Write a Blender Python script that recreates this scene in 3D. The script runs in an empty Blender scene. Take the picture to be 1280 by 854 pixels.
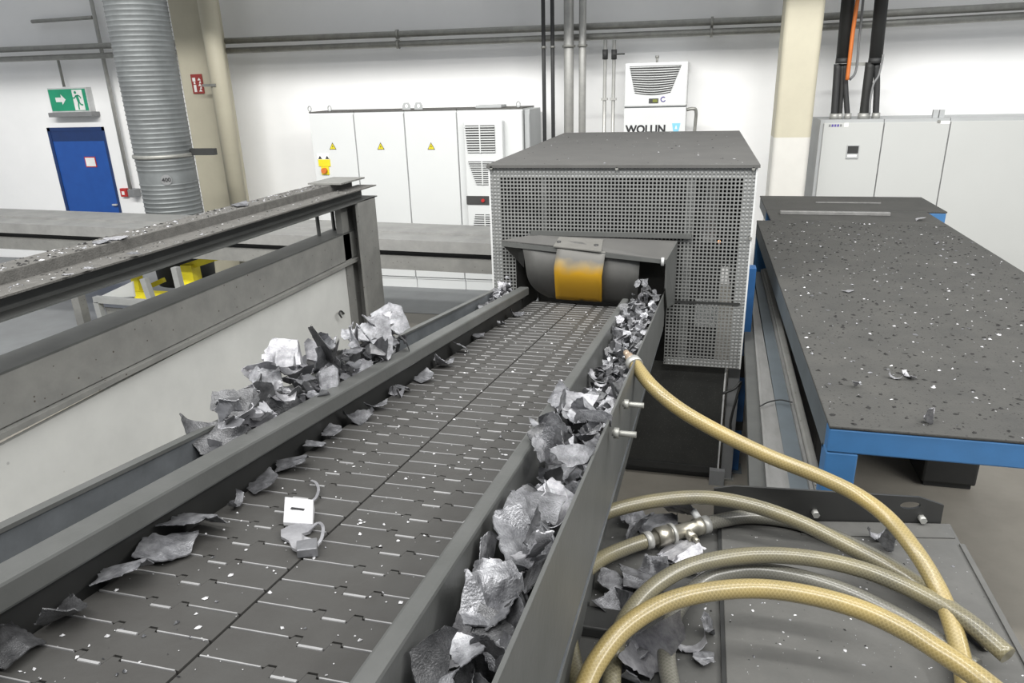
import bpy, bmesh, math, random
from mathutils import Vector, Matrix, noise
from mathutils.geometry import tessellate_polygon

# ------------------------------------------------------------------ camera, world, light, exposure
SC = bpy.context.scene
COL = SC.collection
R = math.radians
YAW, PITCH, ROLL, FOC, CAM_H = R(14.80), R(20.01), R(-1.724), 893.84, 2.4
CAM = Vector((0, 0, CAM_H))
_f = Vector((-math.sin(YAW) * math.cos(PITCH), math.cos(YAW) * math.cos(PITCH), -math.sin(PITCH)))
_r = Vector((math.cos(YAW), math.sin(YAW), 0))
_u = _r.cross(_f)
RIGHT = _r * math.cos(ROLL) + _u * math.sin(ROLL)
UP = -_r * math.sin(ROLL) + _u * math.cos(ROLL)
cd = bpy.data.cameras.new('camera')
cd.sensor_width = 36.0
cd.lens = FOC * 36.0 / 1280.0
cd.clip_end = 200
cam = bpy.data.objects.new('camera', cd)
M = Matrix((RIGHT, UP, -_f)).transposed().to_4x4()
M.translation = CAM
cam.matrix_world = M
COL.objects.link(cam)
SC.camera = cam

SC.view_settings.view_transform = 'Standard'
SC.view_settings.look = 'None'
SC.view_settings.exposure = 0.0
SC.view_settings.gamma = 1.0
SC.view_settings.use_curve_mapping = False

w = bpy.data.worlds.new('hall_air')
SC.world = w
w.use_nodes = True
w.node_tree.nodes['Background'].inputs[0].default_value = (0.94, 0.97, 1.0, 1)
w.node_tree.nodes['Background'].inputs[1].default_value = 0.55


def lamp(name, loc, sx, sy, watt, spread, rx=0.0, rz=0.0):
    l = bpy.data.lights.new(name, 'AREA')
    l.shape = 'RECTANGLE'
    l.size, l.size_y = sx, sy
    l.energy = watt
    l.spread = R(spread)
    l.color = (1.0, 0.985, 0.95)
    o = bpy.data.objects.new(name, l)
    o.location = loc
    o.rotation_euler = (rx, 0, rz)
    COL.objects.link(o)


# hall strip lamps, last one added; an added unseen beam shades the upper wall
lamp('strip_lamp_row', (-2.0, 2.0, 5.8), 13.0, 0.35, 600, 170, R(50))
lamp('strip_lamp_row', (-1.0, -1.6, 7.5), 13.0, 0.35, 780, 170, R(55))
lamp('strip_lamp_row', (6.0, 1.0, 6.6), 7.0, 0.35, 330, 170, R(52), R(90))  # added side lamp, brightens the faces turned to the right


def UZ(px, py, z):
    d = _f + RIGHT * ((px - 640) / FOC) - UP * ((py - 427) / FOC)
    return CAM + d * ((z - CAM_H) / d.z)


def UY(px, py, y):
    d = _f + RIGHT * ((px - 640) / FOC) - UP * ((py - 427) / FOC)
    return CAM + d * (y / d.y)


def UX(px, py, x):
    d = _f + RIGHT * ((px - 640) / FOC) - UP * ((py - 427) / FOC)
    return CAM + d * (x / d.x)


# ------------------------------------------------------------------ materials
MATS = {}


def mat(name, col, rough=0.6, metal=0.0, col2=None, nscale=6.0, nmix=1.0, bump=0.0, bscale=60.0, speck=None, speck_scale=90, speck_size=0.12,
        rand=0.0, emit=0.0, detail=6.0, stretch=None):
    m = bpy.data.materials.new(name)
    m.use_nodes = True
    nt = m.node_tree
    N, L = nt.nodes, nt.links
    b = N['Principled BSDF']
    b.inputs['Roughness'].default_value = rough
    b.inputs['Metallic'].default_value = metal
    tc = N.new('ShaderNodeTexCoord')
    src = tc.outputs['Object']
    if stretch:
        mp = N.new('ShaderNodeMapping')
        mp.inputs['Scale'].default_value = stretch
        L.new(src, mp.inputs[0])
        src = mp.outputs[0]
    col4 = (*col, 1)
    c2 = (*(col2 if col2 else [c * 0.8 for c in col]), 1)
    nz = N.new('ShaderNodeTexNoise')
    nz.inputs['Scale'].default_value = nscale
    nz.inputs['Detail'].default_value = detail
    nz.inputs['Roughness'].default_value = 0.65
    L.new(src, nz.inputs['Vector'])
    rp = N.new('ShaderNodeValToRGB')
    rp.color_ramp.elements[0].position = 0.32
    rp.color_ramp.elements[1].position = 0.68
    rp.color_ramp.elements[0].color = c2
    rp.color_ramp.elements[1].color = col4
    L.new(nz.outputs['Fac'], rp.inputs[0])
    out = rp.outputs[0]
    if speck:
        vo = N.new('ShaderNodeTexVoronoi')
        vo.inputs['Scale'].default_value = speck_scale
        L.new(src, vo.inputs['Vector'])
        r2 = N.new('ShaderNodeValToRGB')
        r2.color_ramp.elements[0].position = speck_size * 0.7
        r2.color_ramp.elements[1].position = speck_size
        r2.color_ramp.elements[0].color = (1, 1, 1, 1)
        r2.color_ramp.elements[1].color = (0, 0, 0, 1)
        L.new(vo.outputs['Distance'], r2.inputs[0])
        mx = N.new('ShaderNodeMix')
        mx.data_type = 'RGBA'
        L.new(r2.outputs[0], mx.inputs[0])
        L.new(out, mx.inputs[6])
        mx.inputs[7].default_value = (*speck, 1)
        out = mx.outputs[2]
    if rand:
        oi = N.new('ShaderNodeObjectInfo')
        mr = N.new('ShaderNodeMapRange')
        mr.inputs[3].default_value = 1 - rand
        mr.inputs[4].default_value = 1 + rand * 0.5
        L.new(oi.outputs['Random'], mr.inputs[0])
        hs = N.new('ShaderNodeHueSaturation')
        L.new(mr.outputs[0], hs.inputs['Value'])
        L.new(out, hs.inputs['Color'])
        out = hs.outputs[0]
    L.new(out, b.inputs['Base Color'])
    if bump:
        n2 = N.new('ShaderNodeTexNoise')
        n2.inputs['Scale'].default_value = bscale
        n2.inputs['Detail'].default_value = 4
        L.new(src, n2.inputs['Vector'])
        bp = N.new('ShaderNodeBump')
        bp.inputs['Strength'].default_value = bump
        bp.inputs['Distance'].default_value = 0.01
        L.new(n2.outputs['Fac'], bp.inputs['Height'])
        L.new(bp.outputs[0], b.inputs['Normal'])
    if emit:
        b.inputs['Emission Color'].default_value = col4
        b.inputs['Emission Strength'].default_value = emit
    MATS[name] = m
    return m


WALLW = mat('white_wall_paint', (0.90, 0.90, 0.90), 0.8, col2=(0.84, 0.845, 0.845), nscale=0.9, bump=0.05, bscale=30)
FLOOR = mat('beige_grey_floor_coating', (0.24, 0.225, 0.195), 0.6, col2=(0.19, 0.176, 0.152), nscale=2.5)
STRIP = mat('dark_grey_floor_coating', (0.20, 0.21, 0.215), 0.5, col2=(0.165, 0.17, 0.175), nscale=3)
CABW = mat('light_grey_cabinet_paint', (0.635, 0.65, 0.65), 0.45, col2=(0.61, 0.625, 0.625), nscale=1.5)
CABP = mat('pale_grey_cabinet_paint', (0.50, 0.51, 0.50), 0.5, col2=(0.48, 0.49, 0.48), nscale=1.5)
CABG = mat('grey_cabinet_side_paint', (0.399, 0.412, 0.416), 0.5, col2=(0.374, 0.387, 0.391))
SEAM = mat('dark_seam', (0.10, 0.105, 0.11), 0.7)
CREAM = mat('cream_column_paint', (0.50, 0.47, 0.365), 0.6, col2=(0.46, 0.43, 0.335), nscale=4)
CREAMW = mat('off_white_column_paint', (0.60, 0.59, 0.555), 0.6, col2=(0.56, 0.55, 0.52), nscale=4)
PIPEG = mat('dull_galvanised_pipe', (0.352, 0.352, 0.328), 0.45, metal=0.5, col2=(0.256, 0.256, 0.240), nscale=10)
PIPEL = mat('light_galvanised_pipe', (0.42, 0.42, 0.40), 0.45, metal=0.4, col2=(0.34, 0.34, 0.33), nscale=10)
PIPED = mat('dark_pipe_lagging', (0.035, 0.036, 0.037), 0.6)
DUCTM = mat('galvanised_duct_steel', (0.20, 0.215, 0.218), 0.5, metal=0.3, col2=(0.15, 0.16, 0.163), nscale=5)
BLUEDOOR = mat('blue_door_paint', (0.012, 0.085, 0.36), 0.45, col2=(0.01, 0.07, 0.31))
DEEPBLUE = mat('dark_blue_frame_paint', (0.008, 0.035, 0.14), 0.5)
BLUE = mat('blue_machine_paint', (0.047, 0.162, 0.365), 0.5, col2=(0.043, 0.140, 0.306), nscale=8)
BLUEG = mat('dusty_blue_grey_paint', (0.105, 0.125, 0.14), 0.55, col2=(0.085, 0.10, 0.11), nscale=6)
DUST = mat('dusty_grey_tabletop', (0.059, 0.058, 0.054), 0.75, col2=(0.042, 0.042, 0.040), nscale=5, bump=0.2, bscale=120, speck=(0.031, 0.030, 0.029), speck_scale=55, speck_size=0.22)
GUARD = mat('dull_zinc_sheet', (0.236, 0.240, 0.236), 0.5, metal=0.35, col2=(0.189, 0.193, 0.189), nscale=8)
GUARDTOP = mat('dusty_zinc_roof_sheet', (0.095, 0.094, 0.090), 0.65, metal=0.1, col2=(0.077, 0.076, 0.074), nscale=4)
ANGLE = mat('bright_zinc_angle', (0.62, 0.63, 0.63), 0.5, metal=0.1)
FRAMEG = mat('dusty_grey_frame_paint', (0.206, 0.206, 0.194), 0.6, col2=(0.158, 0.158, 0.151), nscale=7, bump=0.1, bscale=80, speck=(0.055, 0.044, 0.035), speck_scale=22, speck_size=0.10)
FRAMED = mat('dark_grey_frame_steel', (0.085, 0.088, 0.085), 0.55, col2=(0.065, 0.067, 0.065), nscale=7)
FRAMETOP = mat('gritty_dust_on_steel', (0.119, 0.115, 0.108), 0.8, col2=(0.077, 0.075, 0.070), nscale=25, bump=0.4, bscale=150)
PALE = mat('pale_grey_panel_paint', (0.56, 0.565, 0.545), 0.55, col2=(0.47, 0.475, 0.46), nscale=2.2, speck=(0.36, 0.36, 0.35), speck_scale=7, speck_size=0.05)
CONV = mat('grey_conveyor_steel', (0.136, 0.139, 0.136), 0.45, metal=0.35, col2=(0.105, 0.109, 0.105), nscale=5, bump=0.05, bscale=60)
CONVIN = mat('worn_trough_steel', (0.20, 0.215, 0.23), 0.35, metal=0.35, col2=(0.13, 0.14, 0.15), nscale=7)
BELT = mat('dusty_belt_plate_steel', (0.073, 0.072, 0.069), 0.55, metal=0.25, col2=(0.060, 0.058, 0.055), nscale=9, bump=0.05, bscale=90)
SHINY = mat('polished_wear_steel', (0.46, 0.46, 0.465), 0.38, metal=0.5)
BLACK = mat('black_rubber', (0.022, 0.023, 0.023), 0.6)
BLACKG = mat('black_painted_steel', (0.035, 0.036, 0.035), 0.45, col2=(0.028, 0.028, 0.028))
DARK = mat('dark_machine_paint', (0.024, 0.0245, 0.024), 0.6, col2=(0.016, 0.0165, 0.016), nscale=6)
SHADED = mat('shade_darkened_screen', (0.032, 0.033, 0.031), 0.5, col2=(0.020, 0.021, 0.020), nscale=5, speck=(0.055, 0.055, 0.052), speck_scale=80, speck_size=0.22)
RUBBER = mat('grey_rubber_curtain', (0.095, 0.094, 0.090), 0.5, col2=(0.070, 0.070, 0.067), nscale=5)
YEL = mat('bright_yellow_paint', (0.80, 0.68, 0.02), 0.5)
PLATEG = mat('scuffed_grey_plate', (0.131, 0.130, 0.124), 0.5, metal=0.2, col2=(0.097, 0.097, 0.093), nscale=5, bump=0.08, bscale=70, speck=(0.190, 0.190, 0.184), speck_scale=38, speck_size=0.07)
PLATEL = mat('worn_dark_plate', (0.102, 0.102, 0.098), 0.55, metal=0.2, col2=(0.074, 0.074, 0.071), nscale=6, bump=0.08, bscale=70)
BRASS = mat('nickel_brass_fitting', (0.45, 0.43, 0.37), 0.38, metal=0.8, col2=(0.33, 0.315, 0.27), nscale=20)
COPPER = mat('copper_nozzle', (0.62, 0.48, 0.36), 0.4, metal=0.6)
WHITE = mat('white_print', (0.85, 0.85, 0.83), 0.6)
SIGNGREEN = mat('exit_sign_green', (0.015, 0.32, 0.17), 0.5)
SIGNRED = mat('fire_sign_red', (0.30, 0.035, 0.028), 0.5)
RED = mat('red_plastic', (0.5, 0.03, 0.03), 0.45)
ORANGE = mat('orange_cable_sheath', (0.62, 0.17, 0.03), 0.5)
POSTBLUE = mat('deep_blue_post_paint', (0.02, 0.10, 0.27), 0.5)
FLAPG = mat('grey_flap_rubber', (0.14, 0.137, 0.128), 0.6)
TROUGH = mat('grey_trough_paint', (0.30, 0.30, 0.29), 0.5, metal=0.2, col2=(0.23, 0.23, 0.225), nscale=6)
GREYC = mat('grey_cable_sheath', (0.22, 0.225, 0.23), 0.5)
PRINT = mat('black_print', (0.02, 0.02, 0.022), 0.6)
CYAN = mat('light_blue_print', (0.22, 0.55, 0.72), 0.6)
PURPLE = mat('violet_print', (0.10, 0.07, 0.32), 0.6)
OLIVE = mat('olive_display', (0.18, 0.20, 0.04), 0.4)
GRILLE = mat('grey_vent_recess', (0.05, 0.05, 0.05), 0.6)
LIGHTSTEEL = mat('pale_worn_steel', (0.238, 0.238, 0.234), 0.5, metal=0.2, col2=(0.168, 0.168, 0.164), nscale=18, stretch=(1, 0.25, 1))
STANDG = mat('light_grey_stand_paint', (0.27, 0.275, 0.27), 0.55, col2=(0.22, 0.225, 0.22))
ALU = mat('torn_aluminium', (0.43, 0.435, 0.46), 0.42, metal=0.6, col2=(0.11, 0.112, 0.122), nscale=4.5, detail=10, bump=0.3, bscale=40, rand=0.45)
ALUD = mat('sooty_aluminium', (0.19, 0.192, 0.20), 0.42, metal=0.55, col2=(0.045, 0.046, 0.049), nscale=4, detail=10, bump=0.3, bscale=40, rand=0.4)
CHIP = mat('bright_chip', (0.60, 0.60, 0.62), 0.5, metal=0.2)
ALUB = mat('bright_aluminium', (0.52, 0.52, 0.545), 0.42, metal=0.5, col2=(0.22, 0.22, 0.24), nscale=5, detail=10, bump=0.3, bscale=50, rand=0.2)


def flap_mat():
    m = mat('worn_yellow_flap', (0.62, 0.35, 0.012), 0.55, nscale=9)
    nt = m.node_tree
    N, L = nt.nodes, nt.links
    b = N['Principled BSDF']
    tc = N.new('ShaderNodeTexCoord')
    sp = N.new('ShaderNodeSeparateXYZ')
    L.new(tc.outputs['Object'], sp.inputs[0])
    nz = N.new('ShaderNodeTexNoise')
    nz.inputs['Scale'].default_value = 9
    L.new(tc.outputs['Object'], nz.inputs['Vector'])
    ad = N.new('ShaderNodeMath')
    ad.operation = 'MULTIPLY_ADD'
    L.new(nz.outputs['Fac'], ad.inputs[0])
    ad.inputs[1].default_value = 0.11
    L.new(sp.outputs['Z'], ad.inputs[2])
    rp = N.new('ShaderNodeValToRGB')
    e = rp.color_ramp.elements
    e[0].position, e[0].color = 0.0, (0.05, 0.045, 0.03, 1)
    e[1].position, e[1].color = 1.0, (0.125, 0.122, 0.114, 1)
    for p, c in ((0.06, (0.47, 0.255, 0.010, 1)), (0.55, (0.50, 0.275, 0.011, 1)), (0.70, (0.28, 0.215, 0.11, 1)), (0.80, (0.125, 0.122, 0.114, 1))):
        k = e.new(p)
        k.color = c
    mr = N.new('ShaderNodeMapRange')
    mr.inputs[1].default_value = FLAP_Z0
    mr.inputs[2].default_value = FLAP_Z1
    L.new(ad.outputs[0], mr.inputs[0])
    L.new(mr.outputs[0], rp.inputs[0])
    L.new(rp.outputs[0], b.inputs['Base Color'])
    return m


def hose_mat(name, c1, c2, rough=0.32):
    m = bpy.data.materials.new(name)
    m.use_nodes = True
    N, L = m.node_tree.nodes, m.node_tree.links
    b = N['Principled BSDF']
    b.inputs['Roughness'].default_value = rough
    b.inputs['Coat Weight'].default_value = 0.4
    b.inputs['Coat Roughness'].default_value = 0.2
    uv = N.new('ShaderNodeUVMap')
    sp = N.new('ShaderNodeSeparateXYZ')
    L.new(uv.outputs[0], sp.inputs[0])
    outs = []
    for sgn in (1, -1):
        a = N.new('ShaderNodeMath')
        a.operation = 'MULTIPLY_ADD'
        L.new(sp.outputs['X'], a.inputs[0])
        a.inputs[1].default_value = sgn
        L.new(sp.outputs['Y'], a.inputs[2])
        s = N.new('ShaderNodeMath')
        s.operation = 'SINE'
        L.new(a.outputs[0], s.inputs[0])
        outs.append(s)
    mx = N.new('ShaderNodeMath')
    mx.operation = 'MAXIMUM'
    L.new(outs[0].outputs[0], mx.inputs[0])
    L.new(outs[1].outputs[0], mx.inputs[1])
    nz = N.new('ShaderNodeTexNoise')
    nz.inputs['Scale'].default_value = 7
    tc = N.new('ShaderNodeTexCoord')
    L.new(tc.outputs['Object'], nz.inputs['Vector'])
    rp = N.new('ShaderNodeValToRGB')
    rp.color_ramp.elements[0].color = (*c2, 1)
    rp.color_ramp.elements[1].color = (*c1, 1)
    rp.color_ramp.elements[0].position = 0.35
    rp.color_ramp.elements[1].position = 0.65
    L.new(nz.outputs['Fac'], rp.inputs[0])
    mr = N.new('ShaderNodeMapRange')
    mr.inputs[1].default_value = 0.2
    mr.inputs[2].default_value = 1.0
    mr.inputs[3].default_value = 0.0
    mr.inputs[4].default_value = 0.27
    L.new(mx.outputs[0], mr.inputs[0])
    mm = N.new('ShaderNodeMix')
    mm.data_type = 'RGBA'
    L.new(mr.outputs[0], mm.inputs[0])
    L.new(rp.outputs[0], mm.inputs[6])
    mm.inputs[7].default_value = (min(1, c1[0] * 1.6 + .08), min(1, c1[1] * 1.6 + .08), min(1, c1[2] * 1.5 + .09), 1)
    L.new(mm.outputs[2], b.inputs['Base Color'])
    return m


HOSEY = hose_mat('yellowed_braided_hose', (0.29, 0.22, 0.08), (0.215, 0.172, 0.075))
HOSEG = hose_mat('greyed_braided_hose', (0.165, 0.145, 0.082), (0.11, 0.102, 0.07))
HOSED = hose_mat('grey_dirty_hose', (0.12, 0.116, 0.095), (0.09, 0.088, 0.076))


# ------------------------------------------------------------------ mesh helpers
class MB:
    """collects shapes given in world coordinates, then links them as ONE mesh object"""

    def __init__(s):
        s.bm = bmesh.new()
        s.mi = 0

    def _q(s, vs):
        f = s.bm.faces.new(vs)
        f.material_index = s.mi
        return f

    def hexa(s, p):
        v = [s.bm.verts.new(q) for q in p]
        for a in ((0, 3, 2, 1), (4, 5, 6, 7), (0, 1, 5, 4), (1, 2, 6, 5), (2, 3, 7, 6), (3, 0, 4, 7)):
            s._q([v[i] for i in a])
        return s

    def box(s, x0, x1, y0, y1, z0, z1):
        return s.hexa([(x0, y0, z0), (x1, y0, z0), (x1, y1, z0), (x0, y1, z0), (x0, y0, z1), (x1, y0, z1), (x1, y1, z1), (x0, y1, z1)])

    def beam(s, a, b, w_, h_, up=(0, 0, 1)):
        """box bar from a to b, section w_ (sideways) by h_ (along up)"""
        a, b = Vector(a), Vector(b)
        d = (b - a).normalized()
        side = d.cross(Vector(up)).normalized()
        u2 = side.cross(d).normalized()
        S, U = side * (w_ / 2), u2 * (h_ / 2)
        return s.hexa([a - S - U, a + S - U, b + S - U, b - S - U, a - S + U, a + S + U, b + S + U, b - S + U])

    def prism(s, pts, off):
        """polygon pts (3-D list) swept by vector off"""
        off = Vector(off)
        a = [s.bm.verts.new(p) for p in pts]
        b = [s.bm.verts.new(Vector(p) + off) for p in pts]
        s._q(a[::-1])
        s._q(b)
        n = len(a)
        for i in range(n):
            s._q([a[i], a[(i + 1) % n], b[(i + 1) % n], b[i]])
        return s

    def plate(s, outer, holes, off):
        """flat plate with holes, swept by off"""
        off = Vector(off)
        loops = [[Vector(p) for p in outer]] + [[Vector(p) for p in h] for h in holes]
        tris = tessellate_polygon(loops)
        flat = [p for l in loops for p in l]
        A = [s.bm.verts.new(p) for p in flat]
        B = [s.bm.verts.new(p + off) for p in flat]
        for t in tris:
            try:
                s._q([A[i] for i in t])
                s._q([B[i] for i in reversed(t)])
            except ValueError:
                pass
        k = 0
        for l in loops:
            n = len(l)
            for i in range(n):
                s._q([A[k + i], A[k + (i + 1) % n], B[k + (i + 1) % n], B[k + i]])
            k += n
        return s

    def tube(s, path, r, seg=12, caps=True, uv=None):
        P = [Vector(p) for p in path]
        rr = r if isinstance(r, (list, tuple)) else [r] * len(P)
        rings = []
        T = (P[1] - P[0]).normalized()
        ref = Vector((0, 0, 1)) if abs(T.z) < 0.9 else Vector((0, 1, 0))
        nrm = T.cross(ref).normalized()
        lens = [0.0]
        for i, p in enumerate(P):
            if i == 0:
                t = P[1] - P[0]
            elif i == len(P) - 1:
                t = P[-1] - P[-2]
            else:
                t = (P[i + 1] - P[i]).normalized() + (P[i] - P[i - 1]).normalized()
            if i:
                lens.append(lens[-1] + (P[i] - P[i - 1]).length)
            t.normalize()
            nrm = (nrm - t * nrm.dot(t)).normalized()
            bn = t.cross(nrm)
            rings.append([s.bm.verts.new(p + (nrm * math.cos(2 * math.pi * k / seg) + bn * math.sin(2 * math.pi * k / seg)) * rr[i]) for k in range(seg)])
        ul = s.bm.loops.layers.uv.verify() if uv else None
        for i in range(len(P) - 1):
            for k in range(seg):
                f = s._q([rings[i][k], rings[i][(k + 1) % seg], rings[i + 1][(k + 1) % seg], rings[i + 1][k]])
                f.smooth = True
                if uv:
                    cc = ((i, k), (i, k + 1), (i + 1, k + 1), (i + 1, k))
                    for lp, (ii, kk) in zip(f.loops, cc):
                        lp[ul].uv = (lens[ii] * uv[0], kk / seg * uv[1])
        if caps:
            s._q(rings[0][::-1])
            s._q(rings[-1])
        return s

    def cyl(s, a, b, r, seg=16, r2=None):
        return s.tube([a, b], [r, r if r2 is None else r2], seg)

    def rings(s, c, prof, seg=32):
        """vertical surface of revolution round c, prof = [(r, z), ...]"""
        c = Vector(c)
        rs = [[s.bm.verts.new((c.x + r * math.cos(2 * math.pi * k / seg), c.y + r * math.sin(2 * math.pi * k / seg), c.z + z)) for k in range(seg)] for r, z in prof]
        for i in range(len(rs) - 1):
            for k in range(seg):
                s._q([rs[i][k], rs[i][(k + 1) % seg], rs[i + 1][(k + 1) % seg], rs[i + 1][k]]).smooth = True
        s._q(rs[0][::-1])
        s._q(rs[-1])
        return s

    def build(s, name, m, parent=None, bevel=0.0, kind=None):
        s.bm.normal_update()
        bmesh.ops.recalc_face_normals(s.bm, faces=s.bm.faces[:])
        me = bpy.data.meshes.new(name)
        off = Vector((0, 0, 0))
        p = parent
        while p is not None:
            off += Vector(p.location)
            p = p.parent
        if parent is None and s.bm.verts:
            xs = [v.co for v in s.bm.verts]
            off = Vector((sum(v.x for v in xs) / len(xs), sum(v.y for v in xs) / len(xs), min(v.z for v in xs)))
        bmesh.ops.translate(s.bm, verts=s.bm.verts[:], vec=-off)
        s.bm.to_mesh(me)
        s.bm.free()
        for k in (m if isinstance(m, (list, tuple)) else [m]):
            me.materials.append(k)
        o = bpy.data.objects.new(name, me)
        COL.objects.link(o)
        if parent is not None:
            o.parent = parent
        else:
            o.location = off
        if bevel:
            md = o.modifiers.new('edge', 'BEVEL')
            md.width = bevel
            md.segments = 2
            md.limit_method = 'ANGLE'
        if kind:
            o['kind'] = kind
        return o


def tag(o, label, cat, group=None, kind=None):
    o['label'] = label
    o['category'] = cat
    if group:
        o['group'] = group
    if kind:
        o['kind'] = kind
    return o


def thing(name, label, cat, loc, group=None):
    o = bpy.data.objects.new(name, None)
    o.location = loc
    o.empty_display_size = 0.1
    COL.objects.link(o)
    return tag(o, label, cat, group)


def text(name, s, loc, size, m, parent, depth=0.001, bold=0.0, ex=1.0, rot=(math.pi / 2, 0, 0)):
    c = bpy.data.curves.new(name, 'FONT')
    c.body = s
    c.size = size
    c.extrude = depth
    c.offset = bold
    c.align_x = 'CENTER'
    c.align_y = 'CENTER'
    t = bpy.data.objects.new(name, c)
    COL.objects.link(t)
    dg = bpy.context.evaluated_depsgraph_get()
    me = bpy.data.meshes.new_from_object(t.evaluated_get(dg))
    bpy.data.objects.remove(t)
    me.materials.clear()
    me.materials.append(m)
    o = bpy.data.objects.new(name, me)
    COL.objects.link(o)
    off = Vector((0, 0, 0))
    p = parent
    while p is not None:
        off += Vector(p.location)
        p = p.parent
    o.parent = parent
    o.location = Vector(loc) - off
    o.rotation_euler = rot
    o.scale = (ex, 1, 1)
    return o


def smooth_path(pts, n=8):
    P = [Vector(p) for p in pts]
    P = [P[0] * 2 - P[1]] + P + [P[-1] * 2 - P[-2]]
    out = []
    for i in range(1, len(P) - 2):
        for k in range(n):
            t = k / n
            a, b, c, d = P[i - 1], P[i], P[i + 1], P[i + 2]
            out.append(0.5 * ((2 * b) + (c - a) * t + (2 * a - 5 * b + 4 * c - d) * t * t + (3 * b - a - 3 * c + d) * t ** 3))
    out.append(P[-2])
    return out


# ------------------------------------------------------------------ the setting
WY = 8.8
MB().box(-13, 7, WY, WY + 0.25, -0.05, 5.2).build('wall_back', WALLW, kind='structure')
MB().box(-13, 7, -2.5, WY, -0.12, 0.0).build('floor', FLOOR, kind='structure')
MB().box(-12.9, -1.3, 7.08, 8.79, 0.0, 0.004).build('floor_strip', STRIP, kind='structure')
MB().box(-12.9, -4.4, 4.6, 7.075, 0.0, 0.004).build('floor_strip', STRIP, kind='structure')

MB().box(-13, 7, 5.0, 5.3, 4.34, 5.3).build('beam_light_blocker', MATS['dark_machine_paint'], kind='structure')  # added out of view to cast the shade on the upper wall

# the square cream column with its downpipe, left of the cabinets
a, b = UY(226, 100, 8.1), UY(263, 100, 8.1)
col = MB().box(a.x, b.x + 0.02, 8.1, 8.5, 0, 5.0).build('column_left', CREAM, bevel=0.02, kind='structure')
col['label'] = 'cream painted square column beside the ribbed air duct'
c0 = UY(274, 100, 7.98)
dp = thing('downpipe', 'thick cream painted pipe running down beside the cream column', 'pipe', (c0.x, 7.98, 0))
MB().cyl((c0.x, 7.98, 0), (c0.x, 7.98, 5.0), 0.105, 24).build('pipe', CREAM, dp)
MB().box(c0.x - 0.16, c0.x + 0.02, 7.86, 7.885, 2.44, 2.47).build('pipe_clip', PIPEG, dp)
# round-edged column to the right
a, b = UY(974, 100, 7.75), UY(1022, 100, 7.75)


def round_column(x0, x1, y0, y1, z0, z1, rad, nm, m_):
    pts = []
    for cx_, cy_, a_ in ((x1 - rad, y1 - rad, 0), (x0 + rad, y1 - rad, 90), (x0 + rad, y0 + rad, 180), (x1 - rad, y0 + rad, 270)):
        for k in range(7):
            t_ = R(a_ + k * 15)
            pts.append((cx_ + rad * math.cos(t_), cy_ + rad * math.sin(t_), z0))
    o = MB().prism(pts, (0, 0, z1 - z0)).build(nm, m_, kind='structure')
    return o


round_column(a.x, b.x, 7.75, 8.15, 1.80, 5.0, .05, 'column_right', CREAM)
round_column(a.x, b.x, 7.75, 8.15, 0, 1.80, .05, 'column_right_base', CREAMW)


# ------------------------------------------------------------------ back wall: pipes
def wall_pipe(name, label, p, q, r, m, clamps=(), group=None, y=None):
    t = thing(name, label, 'pipe', p, group)
    MB().cyl(p, q, r, 16).build('pipe', m, t)
    d = Vector(q) - Vector(p)
    for k in clamps:
        c = Vector(p) + d * k
        n = d.normalized()
        MB().cyl(c - n * 0.012, c + n * 0.012, r * 1.35, 16).build('pipe_clamp', PIPEG, t)
    return t


for nm, y0, y1, rr in (('upper of the two long grey pipes running along the back wall', (60, 24, 14), None, 0.036), ('lower of the two long grey pipes running along the back wall', (72, 37, 26), None, 0.036)):
    L0 = UY(-40, y0[0] + 4, 8.5)
    Rr = UY(975, y0[1], 8.5)
    E0 = UY(1420, y0[2] - 14, 8.5)
    t = thing('wall_pipe', nm, 'pipe', L0)
    MB().tube([L0, Rr, E0], rr, 14).build('pipe', PIPEG, t)
    for px_ in (498, 888):
        f = (px_ - 20) / 955.0
        c = L0.lerp(UY(975, y0[1], 8.5), (UY(px_, 60, 8.5).x - L0.x) / (Rr.x - L0.x))
        MB().cyl(c - Vector((0.014, 0, 0)), c + Vector((0.014, 0, 0)), 0.052, 14).build('pipe_clamp', PIPEG, t)
        MB().box(c.x - 0.012, c.x + 0.012, 8.52, WY, c.z - 0.012, c.z + 0.012).build('pipe_bracket', PIPEG, t)

for px_, r_, m_, lb in ((680, 0.022, PIPED, 'leftmost thin black pipe dropping down the back wall behind the mesh guard'),
                        (691, 0.022, PIPED, 'second thin black pipe, between the first black pipe and the thick grey pipe'),
                        (711, 0.055, PIPEL, 'thickest grey pipe dropping down the back wall behind the mesh guard'),
                        (728, 0.040, PIPEL, 'grey pipe dropping down the wall just right of the thickest pipe')):
    p = UY(px_, 100, 8.36)
    wall_pipe('vertical_pipe', lb, (p.x, 8.36, 0.0), (p.x, 8.36, 5.0), r_, m_, clamps=(0.548,))
for px_, lb in ((756, 'thin grey branch pipe with a valve, left of the pair'), (767, 'thin grey branch pipe with a lever valve, beside the wall cooling cabinet')):
    p = UY(px_, 100, 8.44)
    t = thing('branch_pipe', lb, 'pipe', (p.x, 8.44, 0))
    MB().cyl((p.x, 8.44, 0), (p.x, 8.44, UY(px_, 50, 8.44).z), 0.02, 12).build('pipe', PIPEL, t)
    zz = UY(px_, 68, 8.44).z
    MB().cyl((p.x, 8.44, zz - 0.05), (p.x, 8.44, zz + 0.05), 0.03, 12).build('valve_body', PIPED, t)
    if px_ == 767:
        MB().box(p.x, p.x + 0.12, 8.40, 8.41, zz - 0.008, zz + 0.008).build('valve_lever', BLACK, t)
    for zc in (UY(px_, 124, 8.44).z,):
        MB().box(p.x - 0.035, p.x + 0.035, 8.41, 8.46, zc - 0.012, zc + 0.012).build('pipe_clamp', PIPEL, t)

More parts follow.
